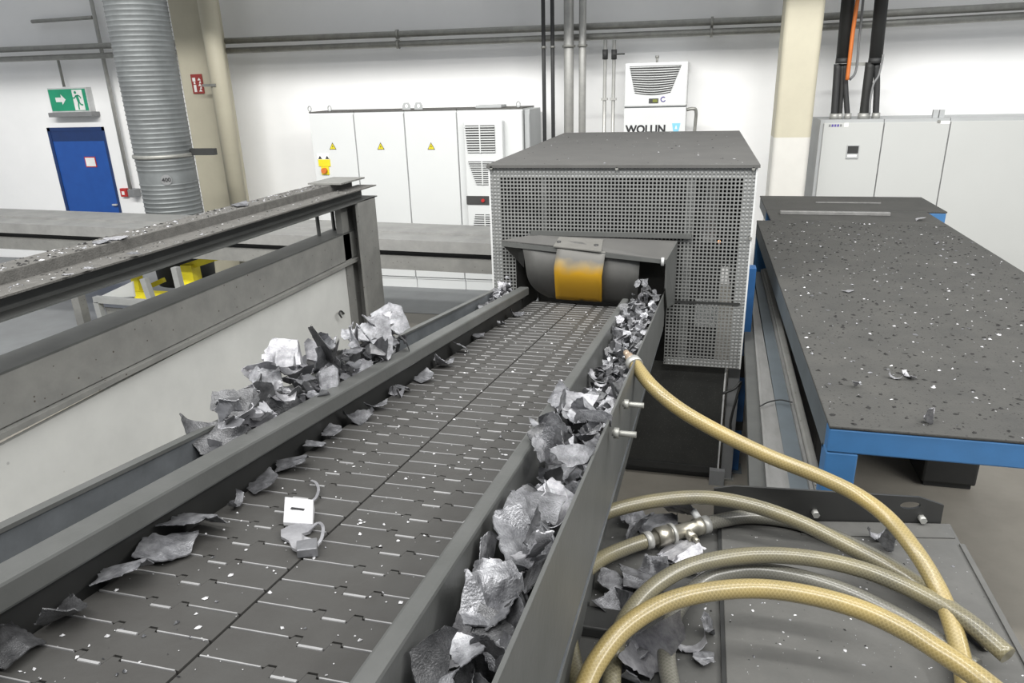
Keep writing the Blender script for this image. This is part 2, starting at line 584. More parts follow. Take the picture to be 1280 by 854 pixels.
# conduits on the left end of the wall
p0, p1 = UY(118, 12, 8.72), UY(163, 236, 8.72)
t = thing('wall_conduit', 'thin grey conduit running down to the switch beside the blue door', 'conduit', (p1.x, 8.72, p1.z))
MB().tube([(p1.x, 8.72, 4.8), (p1.x, 8.72, p1.z)], 0.026, 10).build('pipe', PIPEL, t)
q = UY(166, 241, 8.70)
MB().box(q.x - 0.055, q.x + 0.055, 8.66, WY - 0.002, q.z - 0.06, q.z + 0.05).build('switch_box', GREYC, t, bevel=0.01)
p0, p1 = UY(40, 27, 8.72), UY(113, 22, 8.72)
tag(MB().tube([p0, p1, (p1.x + .04, 8.72, p1.z)], 0.024, 10).build('wall_conduit', PIPEG), 'short level conduit at the top left above the exit sign', 'conduit')
p = UY(76, 90, 8.70)
tag(MB().cyl((p.x, 8.7, 2.50), (p.x, 8.7, 2.90), 0.018, 10).build('hanging_rod', PIPEG), 'short rod hanging above the green exit sign', 'rod')

# ------------------------------------------------------------------ door, exit sign, call point
a, b = UY(40, 160, WY), UY(130, 160, WY)
dx0, dx1, dz = b.x - 0.98, b.x, a.z + 0.0
d = MB()
d.box(dx0, dx0 + 0.05, WY - 0.02, WY + 0.0, 0, dz).box(dx1 - 0.03, dx1, WY - 0.02, WY, 0, dz).box(dx0, dx1, WY - 0.02, WY, dz - 0.05, dz)
fr = d.build('door_1', DEEPBLUE, kind='structure')
lf = MB().box(dx0 + 0.05, dx1 - 0.03, WY - 0.010, WY - 0.001, 0.0, dz - 0.05).build('door_leaf', BLUEDOOR, fr)
MB().box(dx0 + 0.05, dx1 - 0.03, WY - 0.014, WY - 0.009, dz - 0.19, dz - 0.05).build('door_head', DEEPBLUE, fr)
n0, n1 = UY(106, 196, WY - .014), UY(122, 209, WY - .014)
MB().box(n0.x - .01, n1.x - .005, WY - 0.018, WY - 0.011, n1.z, n0.z).build('door_notice', RED, fr)
MB().box(n0.x + .003, n1.x - .018, WY - 0.020, WY - 0.017, n1.z + .013, n0.z - .013).build('door_notice_paper', WHITE, fr)
h = UY(146, 256, WY - .03)
MB().box(h.x - .06, h.x + .01, WY - 0.06, WY - 0.02, h.z - .01, h.z + .012).build('door_handle', ANGLE, fr, bevel=0.004)

e0, e1 = UY(104, 109, 8.70), UY(104, 140, 8.70)
t = thing('exit_sign', 'green emergency exit sign with a white running figure above the blue door', 'sign', (e1.x - .3, 8.75, e1.z))
ex1, ex0 = e0.x + 0.035, e0.x - 0.62
MB().box(ex0, ex1, 8.70, WY - 0.001, e1.z, e0.z).build('sign_housing', ANGLE, t, bevel=0.004)
MB().box(ex0 + .015, ex1 - .02, 8.694, 8.70, e1.z + .02, e0.z - .018).build('sign_face', SIGNGREEN, t)
MB().box(ex0 - 0.02, ex1 + 0.06, 8.64, WY - 0.001, e1.z - 0.06, e1.z).build('sign_lamp', GREYC, t, bevel=0.006)
hz = e0.z - e1.z
px0, px1 = ex1 - 0.24, ex1 - 0.07
MB().box(px0, px1, 8.692, 8.694, e1.z + .025, e0.z - .03).build('doorway_symbol', WHITE, t)
fg = MB()
cx, cz = (px0 + px1) / 2 - .01, e1.z + hz * 0.52


def limb(m_, pts, w_, y):
    for i in range(len(pts) - 1):
        m_.beam((pts[i][0], y, pts[i][1]), (pts[i + 1][0], y, pts[i + 1][1]), 0.002, w_, up=(0, 0, 1) if abs(pts[i + 1][0] - pts[i][0]) > abs(pts[i + 1][1] - pts[i][1]) else (1, 0, 0))


limb(fg, [(cx - .005, cz + .055), (cx + .012, cz - .03)], 0.042, 8.690)
limb(fg, [(cx - .015, cz + .05), (cx - .05, cz + .015), (cx - .075, cz + .02)], 0.016, 8.690)
limb(fg, [(cx + .005, cz + .055), (cx + .045, cz + .04), (cx + .06, cz + .01)], 0.016, 8.690)
limb(fg, [(cx + .012, cz - .03), (cx + .04, cz - .07), (cx + .075, cz - .075)], 0.020, 8.690)
limb(fg, [(cx + .008, cz - .03), (cx - .005, cz - .09), (cx - .005, cz - .135)], 0.020, 8.690)
fg.cyl((cx - .02, 8.689, cz + .09), (cx - .02, 8.691, cz + .09), 0.019, 14)
fg.build('running_figure', SIGNGREEN, t)
ar = MB().prism([(px0 - .13, 8.692, cz), (px0 - .20, 8.692, cz + .07), (px0 - .20, 8.692, cz + .03), (px0 - .30, 8.692, cz + .03), (px0 - .30, 8.692, cz - .03), (px0 - .20, 8.692, cz - .03), (px0 - .20, 8.692, cz - .07)], (0, .002, 0))
ar.build('arrow', WHITE, t)

q = UY(154, 241, 8.74)
t = thing('call_point', 'small red alarm call point between the blue door and the switch', 'alarm', (q.x, 8.76, q.z))
MB().box(q.x - .055, q.x + .055, 8.74, WY - .001, q.z - .06, q.z + .06).build('housing', RED, t, bevel=0.008)
MB().box(q.x - .022, q.x + .022, 8.735, 8.741, q.z - .03, q.z + .02).build('glass_plate', WHITE, t)

q0, q1 = UY(238, 93, 8.09), UY(254, 117, 8.09)
t = thing('fire_sign', 'small dark red fire extinguisher sign on the cream column', 'sign', (q0.x, 8.09, q1.z))
sx0, sx1 = q0.x + .0, q0.x + .155
MB().box(sx0, sx1, 8.085, 8.098, q1.z, q0.z).build('sign_plate', SIGNRED, t)
s_ = MB()
zc = (q0.z + q1.z) / 2
s_.box(sx0 + .025, sx0 + .06, 8.082, 8.0851, q1.z + .02, zc - .01).box(sx0 + .032, sx0 + .053, 8.082, 8.0851, zc, zc + .025).box(sx0 + .02, sx0 + .06, 8.082, 8.0851, zc + .03, q0.z - .04)
s_.build('extinguisher_symbol', WHITE, t)
s_ = MB()
for i in range(5):
    z_ = q1.z + .025 + i * .032
    s_.prism([(sx0 + .09 + .015 * (i % 2), 8.082, z_), (sx0 + .135, 8.082, z_), (sx0 + .115 + .012 * (i % 2), 8.082, z_ + .03)], (0, .003, 0))
s_.build('flame_symbol', WHITE, t)

# ------------------------------------------------------------------ ribbed duct
dc0, dc1 = UY(172, 60, 6.95), UY(219, 255, 6.95)
DR = 0.30
dcx = (UY(138, 20, 6.95).x + UY(203, 20, 6.95).x + UY(190, 255, 6.95).x + UY(248, 255, 6.95).x) / 4
t = thing('air_duct', 'large ribbed galvanised air duct rising beside the cream column', 'duct', (dcx, 6.95, 0))
prof = []
z = 1.02
while z < 5.0:
    if 1.45 < z < 1.56:
        prof += [(DR, z), (DR, z + .10)]
        z += 0.11
        continue
    prof += [(DR, z), (DR, z + .028), (DR + .006, z + .034), (DR + .006, z + .040), (DR, z + .046)]
    z += 0.048
MB().rings((dcx, 6.95, 0), prof, 40).build('duct_pipe', DUCTM, t)
MB().rings((dcx, 6.95, 0), [(DR + .015, 1.72), (DR + .022, 1.73), (DR + .022, 1.75), (DR + .015, 1.76)], 40).build('duct_collar', PIPEG, t)
MB().rings((dcx, 6.95, 0), [(DR + .012, .96), (DR + .03, .97), (DR + .03, 1.02), (DR + .012, 1.03)], 40).build('lower_collar', DARK, t)
MB().rings((dcx, 6.95, 0), [(DR + .01, .30), (DR + .02, .5), (DR + .02, .52), (DR + .01, .54), (DR + .01, .96)], 40).build('black_sleeve', BLACK, t)
MB().box(dcx + DR - 0.02, dcx + DR + 0.30, 7.0, 7.06, 1.73, 1.80).build('duct_bracket', BLACKG, t)
ang = R(-55)
bx_, by_ = dcx + (DR + .012) * math.cos(ang), 6.95 + (DR + .012) * math.sin(ang)
MB().cyl((bx_ - .02 * math.cos(ang), by_ - .02 * math.sin(ang), 1.50), (bx_ + .003 * math.cos(ang), by_ + .003 * math.sin(ang), 1.50), 0.055, 20).build('size_sticker', GREYC, t)
text('size_number', '400', (bx_ + .006 * math.cos(ang), by_ + .006 * math.sin(ang), 1.50), 0.06, PRINT, t, bold=.001, rot=(math.pi / 2, 0, R(35)))


# ------------------------------------------------------------------ switch cabinets on the left
def warn(parent, x, y, z, sz):
    """yellow warning triangle with a black lightning bolt"""
    b_ = MB().prism([(x - sz, y, z - sz * .8), (x + sz, y, z - sz * .8), (x, y, z + sz)], (0, .003, 0)).build('warning_triangle', PRINT, parent)
    MB().prism([(x - sz * .8, y - .001, z - sz * .68), (x + sz * .8, y - .001, z - sz * .68), (x, y - .001, z + sz * .76)], (0, .0012, 0)).build('yellow_field', YEL, b_)
    MB().prism([(x + sz * .1, y - .002, z + sz * .45), (x - sz * .2, y - .002, z - sz * .15), (x + sz * .02, y - .002, z - sz * .1), (x - sz * .08, y - .002, z - sz * .55),
                (x + sz * .22, y - .002, z + sz * .02), (x, y - .002, z - .0)], (0, .0012, 0)).build('bolt_symbol', PRINT, b_)


def louvre(parent, pts_top, pts_bot, zt, zb, y, n, name='vent_grille', split=True):
    """louvred grille: recess and n slats; x-range narrows from top to bottom"""
    g = MB().prism([(pts_top[0], y, zt), (pts_top[1], y, zt), (pts_bot[1], y, zb), (pts_bot[0], y, zb)], (0, .004, 0)).build(name, GRILLE, parent)
    s2 = MB()
    for i in range(n):
        f = (i + .5) / n
        x0 = pts_top[0] + (pts_bot[0] - pts_top[0]) * f
        x1 = pts_top[1] + (pts_bot[1] - pts_top[1]) * f
        z_ = zt + (zb - zt) * f
        hh = (zt - zb) / n
        s2.hexa([(x0, y - .012, z_ - hh * .30), (x1, y - .012, z_ - hh * .30), (x1, y + .001, z_ - hh * .22), (x0, y + .001, z_ - hh * .22),
                 (x0, y - .012, z_ + hh * .06), (x1, y - .012, z_ + hh * .06), (x1, y + .001, z_ + hh * .12), (x0, y + .001, z_ + hh * .12)])
    if split:
        xm = (pts_top[0] + pts_top[1]) / 2
        s2.box(xm - .006, xm + .006, y - .013, y, zb, zt)
    s2.build('slats', CABW, g)
    return g


CY = 8.05
xs = [-4.55, -3.968, -3.336, -2.698, -1.93]
ZT = 2.11
labs = ['light grey switch cabinet carrying the yellow tag and orange rotary switch, leftmost of the row',
        'light grey switch cabinet second in the row, warning triangle on a plain door',
        'light grey switch cabinet third in the row, between plain door and cooling unit',
        'light grey switch cabinet with louvred cooling unit on its door, beside the mesh guard']
cabs = []
for i in range(4):
    x0, x1 = xs[i] + .004, xs[i + 1] - .004
    t = thing('switch_cabinet', labs[i], 'cabinet', ((x0 + x1) / 2, CY + .3, 0), 'switch cabinets along the back wall')
    cabs.append(t)
    MB().box(x0, x1, CY + .02, CY + .62, 0.12, ZT).build('body', CABW, t)
    MB().box(x0 + .003, x1 - .003, CY, CY + .018, 0.15, ZT - .02).build('cabinet_door', CABW, t, bevel=0.003)
    MB().box(x0, x1, CY + .03, CY + .6, 0, 0.12).build('plinth', CABW, t)
    if i < 3:
        w0 = UY((416, 476, 539)[i], 183, CY)
        warn(t, w0.x, CY - .004, w0.z, 0.045)
# dust strip on top
for i in range(4):
    MB().box(xs[i] + .004, xs[i + 1] - .004, CY + .01, CY + .62, ZT, ZT + .012).build('dusty_top', FRAMETOP, cabs[i])
for px_ in (508, 523):
    q = UY(px_, 136, CY + .1)
    s_ = MB()
    s_.plate([(q.x - .05, CY + .1, ZT + .012), (q.x + .05, CY + .1, ZT + .012), (q.x + .05, CY + .1, ZT + .05), (q.x + .03, CY + .1, ZT + .09), (q.x - .03, CY + .1, ZT + .09), (q.x - .05, CY + .1, ZT + .05)],
             [[(q.x + .022 * math.cos(k), CY + .1, ZT + .052 + .022 * math.sin(k)) for k in [i * math.pi / 5 for i in range(10)]]], (0, .012, 0))
    s_.build('lifting_lug', CABG, cabs[max(k for k in range(4) if q.x > xs[k])])
for px_, c_ in ((387, 0), (412, 0), (648, 3)):
    q = UY(px_, 136, CY + .1)
    MB().tube([(q.x + .022 * math.cos(k), CY + .1, ZT + .045 + .03 * math.sin(k)) for k in [i * math.pi / 6 for i in range(13)]], .007, 6).build('lifting_eye', CABG, cabs[c_])
q = UY(618, 133, CY + .2)
MB().box(q.x - .18, q.x + .12, CY + .05, CY + .3, ZT + .012, ZT + .045).build('cable_entry', CABG, cabs[3], bevel=.008)
# yellow tag and rotary switch on the first cabinet
q0, q1 = UY(397, 194, CY - .01), UY(413, 208, CY - .01)
t = thing('main_switch', 'yellow tag over an orange rotary switch on the first switch cabinet', 'switch', (q0.x, CY - .01, q1.z))
MB().box(q0.x, q1.x, CY - .012, CY, q1.z, q0.z - .05).build('yellow_tag', YEL, t)
MB().box(q0.x - .01, q1.x - .005, CY - .010, CY, q0.z - .05, q0.z + .01).build('notice', WHITE, t)
for xx in (q0.x + .03, q1.x - .03):
    MB().prism([(xx - .025, CY - .013, q0.z - .045), (xx + .025, CY - .013, q0.z - .045), (xx, CY - .013, q0.z - .008)], (0, .003, 0)).build('notice_symbol', PRINT, t)
MB().box((q0.x + q1.x) / 2 - .05, (q0.x + q1.x) / 2 + .05, CY - .012, CY, q1.z - .10, q1.z - .003).build('switch_plate', YEL, t)
MB().cyl(((q0.x + q1.x) / 2, CY - .05, q1.z - .05), ((q0.x + q1.x) / 2, CY - .012, q1.z - .05), .034, 18).build('rotary_knob', ORANGE, t)
# cooling unit on the fourth door
q0, q1 = UY(578, 150, CY - .06), UY(624, 290, CY - .06)
ac = thing('door_cooling_unit', 'white cooling unit with louvred vents on the last switch cabinet door', 'cooling unit', ((q0.x + q1.x) / 2, CY - .1, .85))
ax0, ax1 = q0.x + .02, q0.x + .47
MB().box(ax0, ax1, CY - .10, CY - .001, .55, UY(600, 151, CY - .1).z).build('housing', CABW, ac, bevel=.012)
g0, g1 = UY(581, 157, CY - .11), UY(619, 191, CY - .11)
louvre(ac, (g0.x, g1.x), (g0.x + .02, g1.x + .0), g0.z, g1.z, CY - .108, 11)
g0, g1 = UY(585, 202, CY - .11), UY(619, 231, CY - .11)
louvre(ac, (g0.x, g1.x + .02), (g0.x + .09, g1.x - .07), g0.z, g1.z, CY - .108, 11)
g0, g1 = UY(583, 245, CY - .11), UY(612, 256, CY - .11)
MB().box(g0.x, g1.x + .08, CY - .112, CY - .10, g1.z, g0.z).build('control_strip', GRILLE, ac)
MB().cyl((g0.x + .20, CY - .13, (g0.z + g1.z) / 2), (g0.x + .20, CY - .11, (g0.z + g1.z) / 2), .02, 14).build('red_button', RED, ac)
g0, g1 = UY(592, 268, CY - .11), UY(619, 290, CY - .11)
louvre(ac, (g0.x + .02, g1.x), (g0.x - .02, g1.x), g0.z, g1.z, CY - .108, 8)
# tall narrow grey box behind
t = thing('cable_riser_box', 'narrow grey box standing against the end of the switch cabinet row', 'box', (-1.895, 8.4, 0))
MB().box(-1.925, -1.865, 8.12, 8.7, 0, 2.10).build('body', CABG, t, bevel=.004)
MB().box(-1.92, -1.87, 8.11, 8.121, .1, 2.05).build('cover', CABG, t)

# ------------------------------------------------------------------ wall cooling cabinet with lettering
wy = 8.30
l0, r0 = UY(780, 135, wy).x, UY(858, 130, wy).x
zt, zm = UY(820, 78, wy).z, UY(820, 134, wy).z
t = thing('spraying_cabinet', 'white lettered cabinet with a wide curved grille, standing behind the mesh guard', 'cabinet', ((l0 + r0) / 2, wy + .2, 0))
MB().box(l0, r0, wy, WY - .01, 0, zm - .006).build('body', CABW, t, bevel=.006)
MB().box(l0, r0, wy - .0, WY - .01, zm + .006, zt).build('cooling_head', CABW, t, bevel=.015)
MB().box(l0 + .005, r0 - .005, wy + .01, WY - .02, zm - .006, zm + .006).build('head_seam', SEAM, t)
g0, g1 = UY(787, 84, wy), UY(852, 80, wy)
gz0, gz1 = (g0.z + g1.z) / 2, UY(820, 116, wy).z
b0, b1 = g0.x + .065, g1.x - .105
out = [(g0.x, gz0), (g1.x, gz0)]
n = 10
low = [(b1 + (b0 - b1) * i / n, gz1 - .0 - .022 * math.sin(math.pi * i / n)) for i in range(n + 1)]
gr = MB().prism([(x_, wy - .006, z_) for x_, z_ in out + low], (0, .005, 0)).build('vent_grille', GRILLE, t)
s_ = MB()
for i in range(12):
    f = (i + .5) / 12
    xa, xb = g0.x + (b0 - g0.x) * f, g1.x + (b1 - g1.x) * f
    zz = gz0 + (gz1 - gz0) * f
    P = [(xa + (xb - xa) * k / 8, wy - .011, zz - .022 * math.sin(math.pi * k / 8) * f) for k in range(9)]
    s_.tube(P, .0052, 6)
s_.build('slats', CABW, gr)
q = UY(817, 126, wy)
MB().box(q.x - .05, q.x + .05, wy - .008, wy, q.z - .024, q.z + .024).build('display_frame', GRILLE, t)
MB().box(q.x - .01, q.x + .04, wy - .010, wy - .007, q.z - .015, q.z + .015).build('display', OLIVE, t)
q = UY(829, 124, wy)
MB().tube([(q.x + .024 * math.cos(k), wy - .004, q.z + .024 * math.sin(k)) for k in [i * math.pi * 1.6 / 12 + .8 for i in range(13)]], .005, 6).build('round_emblem', PURPLE, t)
q = UY(821, 72, wy + .1)
MB().cyl((q.x, wy + .15, zt - .002), (q.x, wy + .15, zt + .06), .012, 8).cyl((q.x, wy + .15, zt + .045), (q.x, wy + .15, zt + .07), .02, 8).build('top_bolt', PIPEG, t)
q = UY(807, 162, wy)
text('lettering', 'WOLLIN', (q.x, wy - .002, q.z), .115, PRINT, t, bold=.0045, ex=.97)
q = UY(845, 160, wy)
em = MB().prism([(q.x - .045, wy - .002, q.z + .05), (q.x + .045, wy - .002, q.z + .05), (q.x + .025, wy - .002, q.z - .05), (q.x - .025, wy - .002, q.z - .05)], (0, .002, 0)).build('emblem', CYAN, t)
MB().prism([(q.x - .012, wy - .003, q.z - .01), (q.x + .012, wy - .003, q.z - .01), (q.x, wy - .003, q.z + .03)], (0, .001, 0)).build('emblem_drop', WHITE, em)
q = UY(863, 136, wy + .1)
tag(MB().tube(smooth_path([(r0 + .003, wy + .1, q.z - .01), (r0 + .07, wy + .1, q.z), (r0 + .105, wy + .12, q.z - .04), (r0 + .10, wy + .15, q.z - .3), (r0 + .09, wy + .15, .6)], 6), .018, 8).build('drain_pipe', PIPEG),
    'thin bent drain pipe at the side of the white lettered cabinet', 'pipe')

# ------------------------------------------------------------------ right-hand switch cabinets and cables
rx = [UY(1026, 150, CY).x, UY(1106, 150, CY).x, UY(1189, 150, CY).x, UY(1380, 150, CY).x]
RZ = UY(1100, 149, CY).z
lab2 = ['pale grey cabinet with a small dark display, next to the right column', 'pale grey cabinet with the white sticker, between display door and the picture edge', 'pale grey cabinet at the right edge, partly cut off']
rc = []
for i in range(3):
    t = thing('control_cabinet', lab2[i], 'cabinet', ((rx[i] + rx[i + 1]) / 2, CY + .3, 0), 'control cabinets behind the blue table')
    rc.append(t)
    MB().box(rx[i] + .003, rx[i + 1] - .003, CY + .02, CY + .6, .1, RZ).build('body', CABG, t)
    MB().box(rx[i] + .006 + (.03 if i == 0 else 0), rx[i + 1] - .004, CY, CY + .019, .12, RZ - .03).build('cabinet_door', CABP, t, bevel=.003)
    MB().box(rx[i] + .003, rx[i + 1] - .003, CY + .04, CY + .58, 0, .1).build('plinth', GRILLE, t)
q = UY(1065, 189, CY)
d_ = MB().box(q.x - .052, q.x + .062, CY - .012, CY, q.z - .075, q.z + .06).build('display_unit', CABG, rc[0], bevel=.004)
MB().box(q.x - .045, q.x + .055, CY - .014, CY - .011, q.z - .022, q.z + .052).build('display', BLACKG, d_)
MB().box(q.x - .040, q.x + .045, CY - .014, CY - .011, q.z - .055, q.z - .035).build('key_row', WHITE, d_)
q = UY(1044, 157, CY)
for k in range(5):
    MB().box(q.x - .06 + k * .026, q.x - .06 + k * .026 + .018, CY - .002, CY + .001, q.z - .012, q.z + .012).build('logo_mark', PURPLE if 0 < k < 4 else GREYC, rc[0])
q = UY(1058, 156, CY)
MB().box(q.x - .02, q.x + .02, CY - .002, CY + .001, q.z - .02, q.z + .02).build('white_sticker', WHITE, rc[0])
q = UY(1182, 153, CY)
MB().box(q.x - .045, q.x + .04, CY - .002, CY + .001, q.z - .015, q.z + .015).build('white_sticker', WHITE, rc[1])
MB().cyl((q.x - .06, CY - .01, q.z + .01), (q.x - .06, CY + .001, q.z + .01), .014, 10).build('door_lock', PIPEG, rc[1])
for k, px_ in enumerate((1169, 1177)):
    q = UY(px_, 142, CY + .1)
    MB().box(q.x - .022, q.x + .022, CY + .08, CY + .12, RZ, RZ + .075).build('lifting_lug', CABG, rc[1])

cyb = 8.18
cable_spec = [
    ('cable_sleeve', 'thick black cable sleeve left of the orange cable', (1066, -30), (1052, 78), .062, BLACK),
    ('cable_sleeve', 'thick black cable sleeve standing alone, right of the grey wire', (1108, -30), (1093, 78), .062, BLACK),
]
for nm, lb, a, b, r_, m_ in cable_spec:
    A_, B_ = UY(a[0] - 3, a[1], cyb), UY(b[0] + 1, b[1], cyb)
    t = thing(nm, lb, 'cable', B_)
    MB().tube([(A_.x, cyb, 4.9), (A_.x, cyb, A_.z), B_], [r_] * 3, 16).build('sleeve', m_, t)
    MB().cyl(B_ + Vector((0, 0, -.01)), B_ + Vector((0, 0, .04)), r_ * 1.06, 16).build('sleeve_end', PIPED, t)
cabl = [('black cable entering the display cabinet, leftmost of three', [(1047, 80), (1045, 110), (1043, 143)], .034),
        ('black cable entering the display cabinet, middle of three', [(1053, 80), (1052, 110), (1050, 143)], .022),
        ('black cable entering the display cabinet, rightmost of three', [(1056, 80), (1057, 110), (1060, 143)], .026),
        ('thicker black cable dropping from the second sleeve', [(1088, 78), (1084, 110), (1080, 143)], .045),
        ('thinner black cable dropping from the second sleeve', [(1096, 78), (1096, 110), (1095, 143)], .03)]
for k, (lb, pts, r_) in enumerate(cabl):
    P = [UY(x_, y_, cyb) for x_, y_ in pts]
    P[-1].z = RZ + .01
    t = thing('cable', lb, 'cable', P[-1])
    MB().tube(smooth_path(P, 5), r_, 12).build('sheath', DARK if k % 2 else PIPED, t)
    MB().cyl((P[-1].x, cyb, RZ - .0), (P[-1].x, cyb, RZ + .055), r_ * 1.3, 14).build('cable_gland', PIPEL, t)
tag(MB().tube(smooth_path([UY(x_, y_, 8.10) for x_, y_ in ((1076, -30), (1072, 0), (1066, 40), (1062, 75), (1059, 100))], 5), .019, 10).build('orange_cable', ORANGE), 'orange cable hanging beside the black cable sleeve', 'cable')
tag(MB().tube(smooth_path([UY(x_, y_, 8.24) for x_, y_ in ((1082, -30), (1079, 0), (1074, 50), (1070, 88), (1062, 100))], 5), .012, 8).build('grey_wire', GREYC), 'thin grey wire hanging right of the orange cable', 'cable')
tag(MB().tube(smooth_path([UY(x_, y_, 8.08) for x_, y_ in ((1104, 68), (1102, 80), (1098, 95), (1092, 105), (1088, 125), (1087, 143))], 5), .010, 8).build('grey_wire', GREYC), 'thin grey wire curling round the second black sleeve', 'cable')
q0, q1 = UY(1062, 80, 8.26), UY(1090, 80, 8.26)
tag(MB().beam(q0, q1, .03, .03).build('cable_bracket', PIPEG), 'short grey bracket bar between the two black cable sleeves', 'bracket')
for py in (53, 40):
    pass

# ------------------------------------------------------------------ cross trough in front of the cabinets
t = thing('cross_trough', 'long grey steel trough crossing behind the frame towards the mesh guard', 'trough', (-4.2, 6.15, 0))
XL, XR = -7.8, -1.21


def tz(x_, base):
    return base + (XR - x_) / (XR - XL) * 0.10


def xbar(y0, y1, z0, z1):
    return MB().hexa([(XL, y0, tz(XL, z0)), (XR, y0, tz(XR, z0)), (XR, y1, tz(XR, z0)), (XL, y1, tz(XL, z0)), (XL, y0, tz(XL, z1)), (XR, y0, tz(XR, z1)), (XR, y1, tz(XR, z1)), (XL, y1, tz(XL, z1))])


xbar(5.82, 6.5, .985, 1.085).build('trough_cover', TROUGH, t)
xbar(6.1, 6.5, 1.085, 1.10).build('cover_ridge', TROUGH, t)
xbar(5.9, 6.4, .93, .985).build('dark_gap', BLACK, t)
xbar(5.80, 6.45, .82, .93).build('lower_channel', FRAMEG, t)
for x_ in (-6.5, -3.3, -1.6):
    MB().box(x_ - .05, x_ + .05, 6.05, 6.15, 0, tz(x_, .82)).build('leg', FRAMEG, t)
MB().prism([(-1.40, 5.85, 1.09), (-1.215, 5.85, 1.09), (-1.215, 5.85, 1.24)], (0, .3, 0)).build('gusset', TROUGH, t)

# ------------------------------------------------------------------ yellow stand and grey stand behind the frame
yt = thing('yellow_stand', 'bright yellow painted stand frame under the ribbed duct', 'stand', UY(222, 350, 6.3).xyz * 1)
Y_ = 6.3
yt.location = (UY(215, 350, Y_).x, Y_, 0)


def ybar(p, q, w_, yy, m_, par, nm='frame_bar'):
    return MB().beam(UY(*p, yy), UY(*q, yy), w_, w_, up=(0, 1, 0)).build(nm, m_, par)


ybar((237, 330), (246, 376), .13, 6.1, YEL, yt)
ybar((232, 334), (274, 320), .07, 6.12, YEL, yt)
ybar((169, 338), (176, 372), .085, 6.3, YEL, yt)
ybar((172, 368), (245, 372), .08, 6.25, YEL, yt)
ybar((205, 350), (183, 360), .05, 6.5, YEL, yt)
for px_, py in ((240, 374), (174, 372)):
    q = UY(px_, py, 6.25)
    MB().box(q.x - .04, q.x + .04, 6.2, 6.28, 0, q.z).build('leg', YEL, yt)
gt = thing('grey_stand', 'light grey welded stand in front of the yellow stand', 'stand', (UY(170, 380, 5.6).x, 5.6, 0))
ybar((119, 374), (252, 384), .06, 5.6, STANDG, gt)
ybar((122, 377), (133, 415), .06, 5.6, STANDG, gt)
ybar((180, 348), (190, 376), .06, 5.65, STANDG, gt)
ybar((219, 334), (229, 376), .06, 5.65, STANDG, gt)
MB().prism([UY(131, 384, 5.64), UY(215, 390, 5.64), UY(215, 420, 5.64), UY(141, 415, 5.64)], (0, .006, 0)).build('infill_panel', FRAMEG, gt)
q = UY(133, 415, 5.6)
MB().box(q.x - .03, q.x + .03, 5.57, 5.63, 0, q.z + .02).build('leg', STANDG, gt)
q = UY(230, 400, 5.6)
MB().box(q.x - .03, q.x + .03, 5.57, 5.63, 0, q.z).build('leg', STANDG, gt)
MB().prism([UY(120, 373, 5.62), UY(168, 371, 6.0), UY(165, 352, 6.0)], (0, .02, .0)).build('cover_sheet', CABW, gt)
q = UY(66, 436, 4.4)
t = thing('yellow_bollard', 'yellow rounded post top at the left edge below the frame', 'bollard', (q.x - .03, 4.4, 0))
MB().rings((q.x - .03, 4.4, 0), [(.045, 0), (.045, q.z + .0), (.035, q.z + .025), (.01, q.z + .035)], 16).build('post', YEL, t)

# ------------------------------------------------------------------ welded frame on the left
FX = -2.1
fr = thing('welded_gantry', 'grey welded steel frame of beams and a post left of the conveyor', 'frame', (-2.2, 3.0, 0))


def dzf(y):
    return (4.45 - y) / 2.5 * 0.035


def fbar(x0, x1, z0, z1, y0, y1, nm, m_, bev=0.0):
    return MB().hexa([(x0, y0, z0 + dzf(y0)), (x1, y0, z0 + dzf(y0)), (x1, y1, z0 + dzf(y1)), (x0, y1, z0 + dzf(y1)),
                      (x0, y0, z1 + dzf(y0)), (x1, y0, z1 + dzf(y0)), (x1, y1, z1 + dzf(y1)), (x0, y1, z1 + dzf(y1))]).build(nm, m_, fr, bevel=bev)


YN = 1.1
fbar(-2.36, -2.235, 1.70, 1.815, YN, 4.42, 'top_tube', FRAMETOP, .004)
ch = fbar(-2.235, -2.185, 1.70, 1.765, YN, 4.44, 'top_channel', FRAMED)
fbar(-2.235, FX, 1.765, 1.772, YN, 4.50, 'upper_flange', FRAMETOP)
fbar(-2.235, FX, 1.693, 1.700, YN, 4.50, 'lower_flange', FRAMED)
fbar(-2.39, -2.16, 1.817, 1.827, 4.12, 4.46, 'cap_plate', FRAMEG)
fbar(-2.33, -2.19, 1.325, 1.50, YN, 4.30, 'middle_beam', FRAMEG, .004)
fbar(-2.345, -2.188, 1.500, 1.508, YN, 4.30, 'shaded_top_strip', FRAMED)  # dark colour stands in for the shade of the top beam
fbar(-2.33, -2.165, 1.302, 1.322, YN, 4.28, 'middle_flange', FRAMEG)
MB().box(-2.215, -2.195, YN, 4.12, 0.25, 1.31).build('infill_panel', PALE, fr)
ps = MB()
ps.box(-2.235, -2.215, 4.20, 4.46, 0, 1.70).box(-2.12, -2.10, 4.20, 4.46, 0, 1.70).box(-2.22, -2.11, 4.34, 4.36, 0, 1.70)
ps.build('post', FRAMEG, fr)
MB().box(-2.232, -2.19, 4.13, 4.22, 0, 1.70).build('post_edge_plate', FRAMEG, fr)
MB().box(-2.35, -2.20, 4.36, 4.44, 0, 1.695).build('rear_post', FRAMEG, fr)
MB().box(-2.31, -2.30, 4.02, 4.05, 1.50, 1.70).build('strap', FRAMED, fr)
MB().box(-2.31, -2.30, 4.22, 4.25, 1.50, 1.70).build('strap', FRAMED, fr)
MB().tube(smooth_path([UX(430, 392, -2.19), UX(426, 389, -2.17), UX(424, 392, -2.16), UX(427, 397, -2.16)], 5), .006, 6).build('hook', PIPED, fr)

# ------------------------------------------------------------------ inclined apron conveyor
SL = -0.14668


